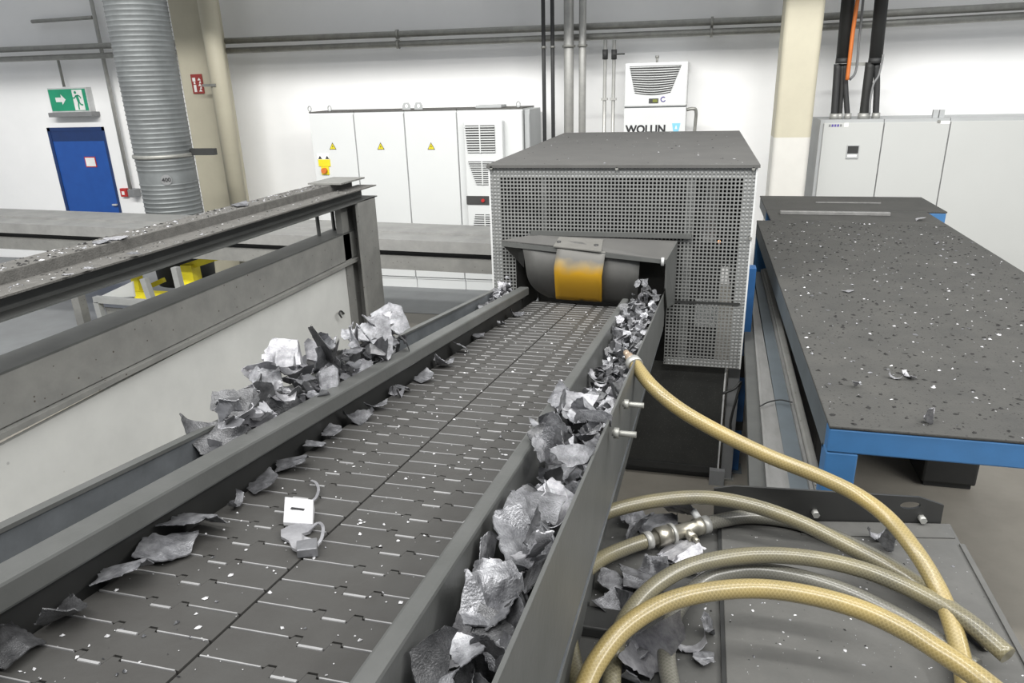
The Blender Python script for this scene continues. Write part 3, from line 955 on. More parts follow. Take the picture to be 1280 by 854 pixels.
def cz(y, h=0.0):
    return 1.738 + SL * y + h


cv = thing('apron_conveyor', 'inclined grey steel plate conveyor running up from the mesh guard to the front', 'conveyor', (-0.65, 2.1, 0))


def along(mb, x0, x1, h0, h1, y0, y1, xs0=None, xs1=None):
    """bar along the conveyor; xs0/xs1 = x range at the far end when it is skewed"""
    X0, X1 = (xs0, xs1) if xs0 is not None else (x0, x1)
    return mb.hexa([(x0, y0, cz(y0, h0)), (x1, y0, cz(y0, h0)), (X1, y1, cz(y1, h0)), (X0, y1, cz(y1, h0)),
                    (x0, y0, cz(y0, h1)), (x1, y0, cz(y0, h1)), (X1, y1, cz(y1, h1)), (X0, y1, cz(y1, h1))])


YC0, YC1 = 0.28, 4.02
PIT = 0.070
bel = MB()
pin = MB()
cols = ((-0.926, -0.659, 0.0), (-0.654, -0.362, 0.037))
for x0, x1, ph in cols:
    W_ = x1 - x0
    y = YC0 + ph
    while y < YC1:
        prof_ = [(0, 0), (.36, 0), (.368, .007), (.415, .007), (.422, -.014), (.573, -.014), (.58, .007), (.632, .007), (.64, 0), (1, 0)]
        g = .0022
        lo = [(x0 + f * W_, y + o_ + g) for f, o_ in prof_]
        hi = [(x0 + f * W_, y + PIT + o_ - g) for f, o_ in prof_]
        top = [(a_, b_, cz(b_, 0)) for a_, b_ in lo] + [(a_, b_, cz(b_, 0)) for a_, b_ in reversed(hi)]
        bel.prism(top, (0, 0, -.010))
        zz = cz(y, .0008)
        for f0, f1, o_, r_ in ((.01, .345, 0, .0017), (.655, .985, 0, .0017), (.43, .565, -.014, .0036)):
            yy = y + o_
            pin.hexa([(x0 + f0 * W_, yy - r_, cz(yy, -.006)), (x0 + f1 * W_, yy - r_, cz(yy, -.006)), (x0 + f1 * W_, yy + r_, cz(yy, -.006)), (x0 + f0 * W_, yy + r_, cz(yy, -.006)),
                      (x0 + f0 * W_, yy - r_ * .6, cz(yy, .0022)), (x0 + f1 * W_, yy - r_ * .6, cz(yy, .0022)), (x0 + f1 * W_, yy + r_ * .6, cz(yy, .0022)), (x0 + f0 * W_, yy + r_ * .6, cz(yy, .0022))])
        y += PIT
bo = bel.build('belt', BELT, cv)
pin.build('hinge_pins', SHINY, bo)  # all hinge pins of the belt, merged into one mesh
along(MB(), -.93, -.36, -.05, -.014, YC0, YC1).build('belt_bed', BLACK, cv)
along(MB(), -.965, -.91, .068, .115, YC0, 3.86).build('side_rail', CONV, cv, bevel=.006)
along(MB(), -.964, -.955, -.09, .068, YC0, 3.86).build('rail_support', DARK, cv)
along(MB(), -.357, -.325, -.10, .103, YC0, 1.72).build('side_rail', CONV, cv, bevel=.006)
along(MB(), -.352, -.320, -.10, .108, 1.69, 3.62).build('side_rail', CONV, cv, bevel=.006)
along(MB(), -1.066, -1.060, -.16, .115, YC0, 3.98).build('side_wall', CONVIN, cv)
along(MB(), -1.074, -1.052, .111, .119, YC0, 3.98).build('wall_lip', CONV, cv)
along(MB(), -1.062, -.93, -.10, -.09, YC0, 3.98).build('trough_floor', CONVIN, cv)
along(MB(), -.36, -.175, -.125, -.115, YC0, 3.98, -.36, -.15).build('trough_floor', CONVIN, cv)
wl = MB()
along(wl, -.182, -.176, -.10, .155, YC0, 3.98, -.153, -.147)
# higher at the near end: trim the far top by building the wall as a taper
bmesh.ops.translate(wl.bm, verts=[v for v in wl.bm.verts if v.co.y > 3 and v.co.z > cz(v.co.y, .05)], vec=(0, 0, -.05))
wl.build('side_wall', CONV, cv)
along(MB(), -.30, -.215, -.42, -.10, YC0, 3.9).build('chassis_beam', FRAMED, cv)
along(MB(), -1.03, -.95, -.42, -.16, YC0, 3.9).build('chassis_beam', FRAMED, cv)
along(MB(), -.95, -.30, -.42, -.40, YC0, 3.9).build('belly_plate', DARK, cv)
for bx0, by0 in ((-.27, 2.02), (-.99, 2.6)):
    MB().cyl((bx0, by0, 0), (bx0, by0, cz(by0, -.40)), .022, 14).build('leg', LIGHTSTEEL, cv)
for px_, py in ((778, 505), (765, 541)):
    q = UX(px_, py, -.158)
    b_ = MB().cyl((q.x - .0, q.y, q.z), (q.x + .055, q.y, q.z), .0070, 12).build('bolt', PIPEG, cv)
    MB().cyl((q.x + .004, q.y, q.z), (q.x + .016, q.y, q.z), .0125, 6).build('nut', PIPEG, b_)

# ------------------------------------------------------------------ perforated guard box
GY, GB = 4.05, 6.55
GX0, GX1, GZ0, GZ1 = -1.176, 0.295, 0.79, 1.945
gd = thing('mesh_guard', 'grey perforated sheet guard box over the press end of the conveyor', 'guard', (-0.44, 5.3, 0.0))


def perforated(name, o, du, dv, nu, nv, th, nrm, hole=0.55, skip=None):
    """sheet of nu x nv cells, each with a square hole"""
    m_ = MB()
    o, du, dv, nrm = Vector(o), Vector(du), Vector(dv), Vector(nrm)
    a_ = (1 - hole) / 2
    bm_ = m_.bm
    cache = {}

    def V(i, j, k):
        key = (i, j, k)
        if key not in cache:
            ci, ri = divmod(i, 3)
            cj, rj = divmod(j, 3)
            uu = ci + (0, a_, 1 - a_)[ri]
            vv = cj + (0, a_, 1 - a_)[rj]
            cache[key] = bm_.verts.new(o + du * uu + dv * vv + nrm * (k * th))
        return cache[key]
    for i in range(nu):
        for j in range(nv):
            if skip and skip(i, j):
                continue
            for ri in range(3):
                for rj in range(3):
                    if ri == 1 and rj == 1:
                        continue
                    A = (3 * i + ri, 3 * j + rj)
                    q_ = [(A[0], A[1]), (A[0] + 1, A[1]), (A[0] + 1, A[1] + 1), (A[0], A[1] + 1)]
                    for k in (0, 1):
                        bm_.faces.new([V(x_, y_, k) for x_, y_ in (q_ if k else q_[::-1])])
            x0_, x1_, y0_, y1_ = 3 * i + 1, 3 * i + 2, 3 * j + 1, 3 * j + 2
            c4 = [(x0_, y0_), (x1_, y0_), (x1_, y1_), (x0_, y1_)]
            for e in range(4):
                p_, q2 = c4[e], c4[(e + 1) % 4]
                bm_.faces.new([V(*p_, 0), V(*q2, 0), V(*q2, 1), V(*p_, 1)])
    return m_


hx = UY(650, 297, GY).x
PC = 0.0207
nu, nv = int(round((GX1 - GX0) / PC)), int(round((GZ1 - GZ0) / PC))
du_, dv_ = (GX1 - GX0) / nu, (GZ1 - GZ0) / nv
hx0, hx1, hz1 = -1.10, -.14, 1.50


def in_opening(i, j):
    x_, z_ = GX0 + (i + .5) * du_, GZ0 + (j + .5) * dv_
    return hx0 + .06 < x_ < hx1 and z_ < hz1


perforated('front', (GX0, GY, GZ0), (du_, 0, 0), (0, 0, dv_), nu, nv, .002, (0, 1, 0), .64, in_opening).build('front_panel', GUARD, gd)
for xx in (GX0, GX1 - .002):
    MB().box(xx, xx + .002, GY + .004, GB, GZ0, GZ1).build('side_panel', GUARD, gd)  # left solid instead of perforated to keep the interior dark
MB().box(GX0, GX1, GB, GB + .003, GZ0, GZ1).build('rear_panel', GUARD, gd)
MB().box(GX0 - .012, GX1 + .014, GY - .014, GB + .01, GZ1, GZ1 + .008).build('roof_sheet', GUARDTOP, gd, bevel=.003)
MB().box(GX0 - .012, GX1 + .014, GY - .016, GY - .012, GZ1 - .010, GZ1 + .006).build('roof_lip', GUARDTOP, gd)
for xx in (GX0 + .004, GX1 - .064):
    MB().box(xx, xx + .06, GY + .006, GY + .010, GZ0, GZ1 - .001).build('corner_angle', ANGLE, gd)
    MB().box(xx, xx + .06, GB - .06, GB - .004, GZ0, GZ1 - .001).build('corner_angle', ANGLE, gd)
MB().box(GX0 + .064, GX1 - .064, GY + .006, GY + .010, GZ1 - .068, GZ1 - .001).build('head_angle', ANGLE, gd)
MB().box(-.13, GX1 - .064, GY + .006, GY + .010, GZ0, GZ0 + .045).build('foot_angle', ANGLE, gd)
MB().box(-.065, -.02, GY + .012, GY + .05, GZ0, GZ1 - .07).build('inner_post', GUARD, gd)
MB().box(-.875, -.845, GY + .012, GY + .05, 1.52, GZ1 - .07).build('inner_post', GUARD, gd)
sx, ex_ = UY(663, 291, GY - .02), UY(864, 298, GY - .02)
MB().box(sx.x, ex_.x, GY - .022, GY - .002, sx.z - .014, sx.z + .012).build('cross_bar', FRAMED, gd)
q0 = UY(845, 377, GY)
MB().box(-.125, GX1 - .03, GY - .004, GY - .001, q0.z - .008, q0.z + .008).build('sheet_joint', DARK, gd)
MB().box(GX1 - .005, GX1 + .004, GY - .006, GY + .01, GZ0, GZ1).build('edge_trim', ANGLE, gd)
MB().box(GX0 - .004, GX0 + .006, GY - .006, GY + .01, GZ0, GZ1).build('edge_trim', ANGLE, gd)
for px_, py in ((614, 210), (771, 211), (942, 211), (938, 298)):
    q = UY(px_, py, GY - .01)
    MB().cyl((q.x, GY - .016, q.z), (q.x, GY, q.z), .009, 10).build('screw_head', PIPEG, gd)

# trim press inside the guard
pr = thing('trim_press', 'dark machine standing inside the perforated guard box', 'machine', (-0.45, 5.3, 0))
MB().box(-1.05, .18, 4.72, 6.4, .0, 1.80).build('body', DARK, pr, bevel=.02)
MB().cyl((-1.05, 4.62, 1.42), (-.2, 4.62, 1.42), .13, 24).build('roller', FRAMED, pr)
MB().box(.04, .12, 4.45, 4.70, 1.45, 1.86).build('terminal_box', CABW, pr, bevel=.01)
MB().box(.02, .16, 4.30, 4.42, .95, 1.10).build('junction_box', CABW, pr, bevel=.01)
MB().box(-1.0, -.3, 4.55, 4.72, 1.62, 1.78).build('drive_housing', DARK, pr, bevel=.02)
MB().box(-.62, -.60, 4.60, 4.70, 1.55, 1.83).build('bright_strut', ANGLE, pr)
q = UY(899, 302, 4.3)
lmp = MB().rings((q.x, 4.3, q.z - .008), [(.006, 0), (.009, .006), (.005, .014)], 10).build('indicator_lamp', mat('lit_orange_lamp', (1.0, .35, .12), .4, emit=6), pr)

# dark lower screen and its post
q0, q1 = UY(903, 466, 4.10), UY(893, 592, 4.10)
ls = thing('lower_screen', 'large shade-darkened screen below the perforated guard', 'screen', (-.25, 4.1, 0))
MB().box(-.72, .215, 4.10, 4.115, .06, .785).build('screen_sheet', SHADED, ls)  # shade under the guard is put into the dark sheet colour
MB().box(.215, .224, 4.088, 4.118, .05, .785).build('edge_strip', ANGLE, ls)
MB().box(-.72, .215, 4.09, 4.10, .06, .10).build('bottom_rail', DARK, ls)
MB().box(-.70, .20, 4.14, 4.5, 0, .06).build('base_plinth', BLACKG, ls)
MB().box(.17, .26, 4.05, 4.09, .0, .10).build('foot_bracket', GREYC, ls)
gp = thing('guard_post', 'grey square post under the lower right corner of the guard', 'post', (.27, 4.2, 0))
MB().box(.24, .305, 4.13, 4.20, .012, .785).build('post', GREYC, gp)
MB().box(.225, .32, 4.12, 4.22, 0, .012).build('base_plate', PIPEG, gp)
tag(MB().tube(smooth_path([UY(903, 492, 4.02), UY(918, 486, 4.02), UY(926, 478, 4.05), UY(920, 500, 4.03), UY(913, 530, 4.05), UY(916, 555, 4.06)], 6), .008, 8).build('loose_cable', BLACK), 'thin black cable looping over the grey post under the guard', 'cable')

# ------------------------------------------------------------------ hood over the belt exit
FLAP_Z0, FLAP_Z1 = 1.20, 1.60
hd = thing('chute_hood', 'bent grey sheet hood with rubber curtain over the belt mouth', 'hood', (-.6, 3.9, 1.2))
pBL, pBR = UY(668, 293, 4.04), UY(846, 301, 4.04)
pFR, pFL = UY(832, 325, 3.76), UY(627, 302, 3.99)
pN = UY(693, 307, 3.93)
th = Vector((0, 0, -.006))
MB().prism([pBL, UY(655, 297, 4.04), pFL + Vector((0, .0, .008)), pN, pFR, pBR], th).build('hood_plate', GUARDTOP, hd)
# turned-down front edge
lipm = MB()
lipm.hexa([pFL, pFR, pFR + Vector((0, .006, 0)), pFL + Vector((0, .006, 0)), pFL + Vector((0, 0, -.028)), pFR + Vector((0, 0, -.022)), pFR + Vector((0, .006, -.022)), pFL + Vector((0, .006, -.028))])
lipm.build('front_lip', CONV, hd)
# right cheek
MB().prism([pBR, pFR, pFR + Vector((0, .02, -.16)), Vector((pFR.x + .01, 3.90, cz(3.9, .02))), Vector((pBR.x, 4.04, cz(4.0, .02)))], (.006, 0, 0)).build('side_cheek', CONV, hd)
# left cheek bracket
l2 = UY(655, 330, 4.04)
MB().prism([pFL + Vector((.0, .0, -.02)), UY(655, 313, 3.97), UY(655, 335, 4.03), UY(640, 318, 4.03)], (0, .01, 0)).build('left_bracket', DARK, hd)
MB().cyl(pFR + Vector((-.015, -.004, -.03)), pFR + Vector((-.015, -.004, .012)), .008, 8).build('hinge_knuckle', ANGLE, hd)


def curtain_row(px_l, px_r, y_l, y_r, py_top, py_bot, bulge, name, m_, n=14, mm=10):
    """hanging curved sheet from pixel columns, bulging towards the viewer and tucking under at its foot"""
    c_ = MB()
    V = []
    for i in range(n + 1):
        v = i / n
        row = []
        for j in range(mm + 1):
            u_ = j / mm
            x_ = px_l(v) + (px_r(v) - px_l(v)) * u_
            yw = y_l + (y_r - y_l) * u_
            yt_ = py_top[0] + (py_top[1] - py_top[0]) * u_
            yb_ = py_bot[0] + (py_bot[1] - py_bot[0]) * u_
            dep = yw - bulge * math.sin(math.pi * min(1, v * .9)) + .10 * v * v
            row.append(UY(x_, yt_ + (yb_ - yt_) * v, dep))
        V.append(row)
    A = [[c_.bm.verts.new(p) for p in r] for r in V]
    B = [[c_.bm.verts.new(p + Vector((0, .006, 0))) for p in r] for r in V]
    for i in range(n):
        for j in range(mm):
            c_._q([A[i][j], A[i][j + 1], A[i + 1][j + 1], A[i + 1][j]]).smooth = True
            c_._q([B[i][j], B[i + 1][j], B[i + 1][j + 1], B[i][j + 1]]).smooth = True
    for i in range(n):
        c_._q([A[i][0], A[i + 1][0], B[i + 1][0], B[i][0]])
        c_._q([A[i][mm], B[i][mm], B[i + 1][mm], A[i + 1][mm]])
    for j in range(mm):
        c_._q([A[0][j], B[0][j], B[0][j + 1], A[0][j + 1]])
        c_._q([A[n][j], A[n][j + 1], B[n][j + 1], B[n][j]])
    return c_.build(name, m_, hd)


curtain_row(lambda v: 653 + 4 * math.sin(v * 3) + 32 * v ** 5, lambda v: 800 - 4 * v, 3.97, 3.84, (309, 322), (372, 381), .05, 'rubber_curtain', RUBBER)
flap = curtain_row(lambda v: 697 - 5 * min(1, v * 2.5) + 3 * v * v, lambda v: 757 - 5 * min(1, v * 2), 3.905, 3.845, (308, 315), (374, 378), .050, 'yellow_flap', None, 14, 8)
FLAP_Z0 = min((v.co.z for v in flap.data.vertices)) + 0.05
FLAP_Z1 = 0.0 + max((v.co.z for v in flap.data.vertices)) + 0.05 + .02
FM = flap_mat()
flap.data.materials.clear()
flap.data.materials.append(FM)


def on_front(x_):
    return pFL.lerp(pFR, (x_ - 627) / 205.0)


def on_back(x_):
    return pBL.lerp(pBR, (x_ - 668) / 178.0)


up3 = Vector((0, 0, .004))
f0, f1, b0_, b1_ = on_front(697) + Vector((0, -.012, 0)), on_front(757) + Vector((0, -.012, 0)), on_front(699).lerp(on_back(702), .75), on_front(756).lerp(on_back(757), .75)
MB().prism([f0 + up3, f1 + up3, b1_ + up3, b0_ + up3], (0, 0, .006)).build('flap_top', FLAPG, hd)
for px_, py in ((702, 306), (749, 310)):
    q = on_front(px_).lerp(on_back(px_ + 2), .3)
    MB().cyl(q + Vector((0, 0, -.005)), q + Vector((0, 0, .018)), .012, 6).build('bolt', PIPED, hd)

# ------------------------------------------------------------------ blue table
tb = thing('blue_table', 'large dusty grey topped table with a blue steel base', 'table', (1.1, 4.3, 0))
TX0, TX1, TY0, TY1, TZ = .466, 1.82, 2.312, 6.0, 1.30
MB().box(TX0, TX1, TY0, TY1, TZ - .012, TZ).build('tabletop', DUST, tb, bevel=.004)
MB().box(TX0 + .002, TX1 - .002, TY0 + .002, TY0 + .06, TZ - .10, TZ - .012).build('front_apron', BLUE, tb, bevel=.006)
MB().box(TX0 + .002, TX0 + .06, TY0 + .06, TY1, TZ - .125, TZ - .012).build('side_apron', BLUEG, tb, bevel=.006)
MB().box(TX1 - .06, TX1 - .002, TY0 + .06, TY1, TZ - .10, TZ - .012).build('side_apron', BLUE, tb, bevel=.006)
for lx, ly in ((TX0 + .002, TY0 + .004), (TX1 - .11, TY0 + .004), (TX0 + .002, TY1 - .1), (TX1 - .11, TY1 - .1)):
    l_ = MB().box(lx, lx + .10, ly, ly + .09, .012, TZ - .10).build('leg', BLUE, tb, bevel=.006)
    MB().box(lx - .02, lx + .12, ly - .02, ly + .11, 0, .012).build('foot_plate', BLUEG, l_)
MB().box(.575, 1.82, 6.01, 6.50, TZ - .014, TZ).build('middle_top', DUST, tb, bevel=.004)
MB().box(.575, 1.975, 6.505, 7.28, TZ - .012, TZ + .001).build('rear_top', DUST, tb, bevel=.004)
MB().box(.58, 1.97, 6.51, 6.56, TZ - .11, TZ - .012).build('rear_apron', BLUE, tb, bevel=.006)
MB().box(.58, 1.97, 6.56, 7.27, TZ - .11, TZ - .012).build('rear_base', BLUEG, tb, bevel=.006)
q0, q1 = UZ(975, 268, TZ), UZ(1110, 268, TZ)
MB().box(q0.x, q1.x, q0.y - .01, q0.y + .03, TZ + .001, TZ + .028).build('stop_bar', LIGHTSTEEL, tb, bevel=.003)
q0, q1 = UZ(1020, 254, TZ), UZ(1100, 254, TZ)
MB().box(q0.x, q1.x, q0.y, q0.y + .02, TZ + .002, TZ + .010).build('seam_strip', LIGHTSTEEL, tb)
q = UZ(1168, 268, TZ)
p = UZ(1150, 608, 0)
bl = thing('under_table_unit', 'dark box shaped unit on the floor deep under the blue table', 'box', (p.x + .2, p.y + .6, 0))
MB().box(p.x, 1.72, p.y, p.y + 1.6, .03, .95).build('body', DARK, bl, bevel=.015)
MB().box(p.x + .02, 1.70, p.y + .02, p.y + 1.58, 0, .03).build('plinth', BLACK, bl)
ul = thing('gap_darkening_panel', 'black panel added to darken the gap under the blue table, with a white label', 'panel', (.67, 4.7, 0))
MB().box(.64, .69, 3.45, 5.85, .04, 1.10).build('body', BLACKG, ul, bevel=.01)  # added to fill the gap with black in place of its shade
MB().box(.63, .70, 3.47, 5.83, 0, .04).build('plinth', BLACK, ul)  # base of the added gap-darkening panel
q0, q1 = UX(960, 368, .636), UX(972, 388, .636)
MB().box(.636, .641, min(q0.y, q1.y) - .1, max(q0.y, q1.y) + .1, min(q0.z, q1.z), max(q0.z, q1.z)).build('white_label', WHITE, ul)

bp_ = UY(930, 340, 4.26)
bq_ = UY(916, 600, 4.26)
t = thing('blue_post', 'slim blue steel post between the guard and the blue table', 'post', (.33, 4.28, 0))
pxa, pxb = UY(914, 520, 4.24).x, UY(929, 520, 4.24).x
MB().box(pxa, pxb, 4.24, 4.32, .012, UY(940, 335, 4.24).z).build('post', POSTBLUE, t, bevel=.005)
MB().box(pxa - .02, pxb + .02, 4.22, 4.34, 0, .012).build('base_plate', BLUEG, t)
MB().box(pxa - .003, pxb + .003, 4.236, 4.324, .66, .80).build('black_clamp', BLACK, t)
MB().box(pxa - .003, pxb + .003, 4.236, 4.324, .30, .36).build('black_clamp', BLACK, t)

# slide rails between guard and table
sr = thing('slide_track', 'long pair of worn grey slide rails beside the blue table', 'rail', (.38, 3.9, 0))
ZR = 1.0


def strip(pxn, pxf, z0, z1, nm, m_, bev=0.0, yn=2.36, yf=5.6):
    """rail along the floor direction: px ranges at image rows 590 and 430"""
    n0, n1 = UZ(pxn[0], 590, z1), UZ(pxn[1], 590, z1)
    f0, f1 = UZ(pxf[0], 430, z1), UZ(pxf[1], 430, z1)

    def ext(a_, b_, yy):
        k = (yy - a_.y) / (b_.y - a_.y)
        return a_.x + (b_.x - a_.x) * k
    return MB().hexa([(ext(n0, f0, yn), yn, z0), (ext(n1, f1, yn), yn, z0), (ext(n1, f1, yf), yf, z0), (ext(n0, f0, yf), yf, z0),
                      (ext(n0, f0, yn), yn, z1), (ext(n1, f1, yn), yn, z1), (ext(n1, f1, yf), yf, z1), (ext(n0, f0, yf), yf, z1)]).build(nm, m_, sr, bevel=bev)


strip((936, 957), (931, 944), .90, .955, 'dark_rail', FRAMED)
strip((957, 961), (944, 947), .90, .985, 'rail_edge', LIGHTSTEEL)
strip((961, 984), (947, 956), .90, .98, 'light_rail', LIGHTSTEEL)
strip((984, 1008), (957, 971), .90, .98, 'blue_rail', BLUEG)
strip((1008, 1012), (972, 975), .90, 1.0, 'rail_edge', LIGHTSTEEL)
strip((1014, 1026), (976, 985), .92, 1.01, 'tube_rail', FRAMEG, .01)
for yy in (2.6, 5.2):
    MB().box(.29, .50, yy, yy + .06, .84, .90).build('cross_member', FRAMED, sr)
    for xx in (.30, .45):
        MB().box(xx, xx + .04, yy + .01, yy + .05, 0, .84).build('leg', FRAMED, sr)
q0, q1 = UZ(952, 506, 1.0), UZ(990, 502, 1.0)
tag(MB().tube(smooth_path([UZ(950, 508, 1.0), UZ(960, 503, 1.004), UZ(975, 500, 1.004), UZ(990, 503, 1.02)], 5), .003, 6).build('stray_wire', BLACK), 'thin black wire lying across the slide rails', 'wire')

# ------------------------------------------------------------------ machine deck at the lower right
dk = thing('machine_deck', 'low grey machine deck carrying the coiled hoses', 'deck', (.3, 1.6, 0))
PZ = 1.10
MB().prism([(.128, .75, PZ), (.80, .75, PZ), (.80, 2.112, PZ), (.128, 1.995, PZ)], (0, 0, -.012)).build('deck_plate', PLATEG, dk, bevel=.002)
MB().box(-.262, .122, .75, 1.97, PZ - .03, PZ - .012).build('side_plate', PLATEL, dk, bevel=.002)
MB().box(.118, .130, .75, 2.02, PZ - .03, PZ - .002).build('plate_gap', BLACK, dk)
MB().box(-.25, .79, .78, 1.96, .12, PZ - .032).build('body', DARK, dk)
MB().box(-.22, .76, .82, 1.92, 0, .12).build('plinth', BLACK, dk)
UA, UB = Vector((.128, 2.0, PZ)), Vector((.80, 2.117, PZ))
un = Vector((-(UB - UA).y, (UB - UA).x, 0)).normalized()


def UU(px, py):
    """point of the upright plate at the rear edge of the deck"""
    d = _f + RIGHT * ((px - 640) / FOC) - UP * ((py - 427) / FOC)
    return CAM + d * ((UA - CAM).dot(un) / d.dot(un))


up_o = [UU(893, 650), UU(1176, 655), UU(1180, 632), UU(1150, 622), UU(918, 608), UU(893, 611)]
up_o[0].z = up_o[1].z = PZ - .03
hc = UU(1138, 632)
ud = (UB - UA).normalized()
hole = [hc + ud * (.030 * math.cos(k)) + Vector((0, 0, .0125 * math.sin(k))) for k in [i * math.pi / 9 for i in range(18)]]
MB().plate(up_o, [hole], un * .008).build('upstand', BLACKG, dk)
for px_, py in ((1151, 647), (1018, 640)):
    q = UU(px_, py)
    MB().cyl(q - un * .02, q, .011, 6).build('bolt', PIPEL, dk)
MB().prism([(.36, 1.955, PZ), (.79, 2.03, PZ), (.79, 2.075, PZ), (.36, 2.0, PZ)], (0, 0, .004)).build('cover_strip', PLATEG, dk)
MB().box(.792, .806, .75, 2.0, PZ - .02, PZ + .006).build('edge_trim', PLATEG, dk)
MB().box(-.262, -.10, 1.42, 1.50, PZ - .012, PZ + .02).build('dark_block', BLACKG, dk, bevel=.005)

# ------------------------------------------------------------------ hoses
HR = 0.0215


def hose(label, pts, m_, r=HR, nm='air_hose'):
    P = smooth_path([UZ(x_, y_, z_) for x_, y_, z_ in pts], 8)
    t_ = thing(nm, label, 'hose', P[len(P) // 2])
    MB().tube(P, r, 16, uv=(1 / .0016, 2 * math.pi * 10)).build('hose_wall', m_, t_)
    return t_, P


hA, PA = hose('yellow braided hose hanging from the brass nozzle in the scrap trough', [(793, 455, 1.535), (815, 483, 1.51), (850, 512, 1.47), (900, 541, 1.42), (960, 570, 1.36), (1020, 594, 1.31), (1070, 618, 1.28), (1110, 648, 1.26), (1145, 690, 1.235),
              (1172, 735, 1.20), (1190, 780, 1.17), (1203, 830, 1.14), (1210, 880, 1.125)], HOSEY)
n0 = PA[0]
dirn = (PA[0] - PA[3]).normalized()
MB().cyl(n0 - dirn * .012, n0 + dirn * .014, .026, 14).build('hose_clamp', PIPEL, hA)
nz_ = MB().cyl(n0 + dirn * .010, n0 + dirn * .050, .014, 12).build('nozzle', COPPER, hA)
MB().cyl(n0 + dirn * .022, n0 + dirn * .030, .018, 12).cyl(n0 + dirn * .046, n0 + dirn * .075, .010, 12).build('nozzle_tip', COPPER, nz_)
hose('grey yellow hose making the highest arch of the coil', [(690, 690, 1.13), (722, 660, 1.18), (760, 640, 1.20), (820, 626, 1.215), (880, 622, 1.22), (940, 632, 1.215), (1000, 653, 1.20), (1060, 683, 1.175), (1110, 709, 1.155), (1150, 733, 1.14), (1200, 770, 1.13), (1240, 805, 1.125)], HOSEG)
hC, PC_ = hose('short dirty hose curving up from the deck edge into the coupling', [(738, 900, 1.125), (722, 850, 1.135), (711, 800, 1.145), (710, 760, 1.15), (722, 726, 1.15), (750, 700, 1.145), (785, 684, 1.135), (812, 675, 1.13)], HOSEG)
hD, PD = hose('dark grey hose leaving the coupling under the highest arch', [(878, 657, 1.13), (905, 650, 1.128), (940, 646, 1.125), (990, 652, 1.124), (1040, 670, 1.124), (1090, 694, 1.123), (1130, 718, 1.122), (1165, 742, 1.122)], HOSED)
# coupling
A_, B_ = PC_[-1], PD[0]
ax = (B_ - A_).normalized()
cpl = thing('hose_coupling', 'metal hose coupling with a side outlet joining two hoses', 'coupling', A_.lerp(B_, .5))
Lc = (B_ - A_).length


def at_c(f):
    return A_ + ax * (Lc * f)


MB().tube([at_c(f) for f in (-.02, .35, .36, .45, .46, .85, .86, 1.02)], [.019, .019, .026, .026, .022, .022, .026, .026], 16).build('body', BRASS, cpl)
MB().cyl(at_c(.12), at_c(.36), .030, 6).build('union_nut', BRASS, cpl)
MB().cyl(at_c(.38), at_c(.44), .031, 20).build('collar_ring', PIPEL, cpl)
MB().cyl(at_c(-.10), at_c(.02), .026, 16).build('hose_clamp', PIPEL, cpl)
MB().cyl(at_c(.98), at_c(1.10), .027, 16).build('hose_clamp', PIPEL, cpl)
sd = ax.cross(Vector((0, 0, 1))).normalized()
MB().tube([at_c(.66), at_c(.66) + sd * .045], [.015, .015], 12).tube([at_c(.66) + sd * .045, at_c(.68) + sd * .062], [.008, .008], 10).build('side_outlet', BRASS, cpl)
MB().cyl(at_c(.95) - sd * .01 + Vector((0, 0, .02)), at_c(.95) - sd * .035 + Vector((0, 0, .03)), .012, 6).build('clamp_screw', ANGLE, cpl)
hose('grey yellow hose of the coil, second arch, between the highest and the brightest', [(765, 910, 1.12), (764, 860, 1.135), (768, 815, 1.155), (782, 775, 1.175), (812, 738, 1.19), (855, 711, 1.20), (905, 698, 1.20), (960, 694, 1.20), (1020, 699, 1.195), (1080, 713, 1.19), (1135, 735, 1.185), (1180, 758, 1.185), (1215, 781, 1.185), (1260, 820, 1.17)], HOSEG)
hose('dark grey hose lying low under the brightest arch', [(850, 910, 1.12), (838, 855, 1.125), (833, 815, 1.13), (838, 780, 1.135), (855, 750, 1.14), (885, 724, 1.145), (925, 714, 1.145), (970, 716, 1.145), (1020, 727, 1.14), (1070, 745, 1.135), (1120, 770, 1.13), (1170, 800, 1.125), (1220, 835, 1.122)], HOSED)
hose('brightest yellow braided hose arching nearest across the coil', [(712, 915, 1.16), (730, 862, 1.20), (748, 825, 1.225), (780, 786, 1.245), (825, 757, 1.26), (880, 741, 1.27), (945, 736, 1.27), (1010, 744, 1.265), (1075, 762, 1.26), (1135, 790, 1.25), (1180, 818, 1.245), (1220, 845, 1.24), (1270, 885, 1.235)], HOSEY, .0225)


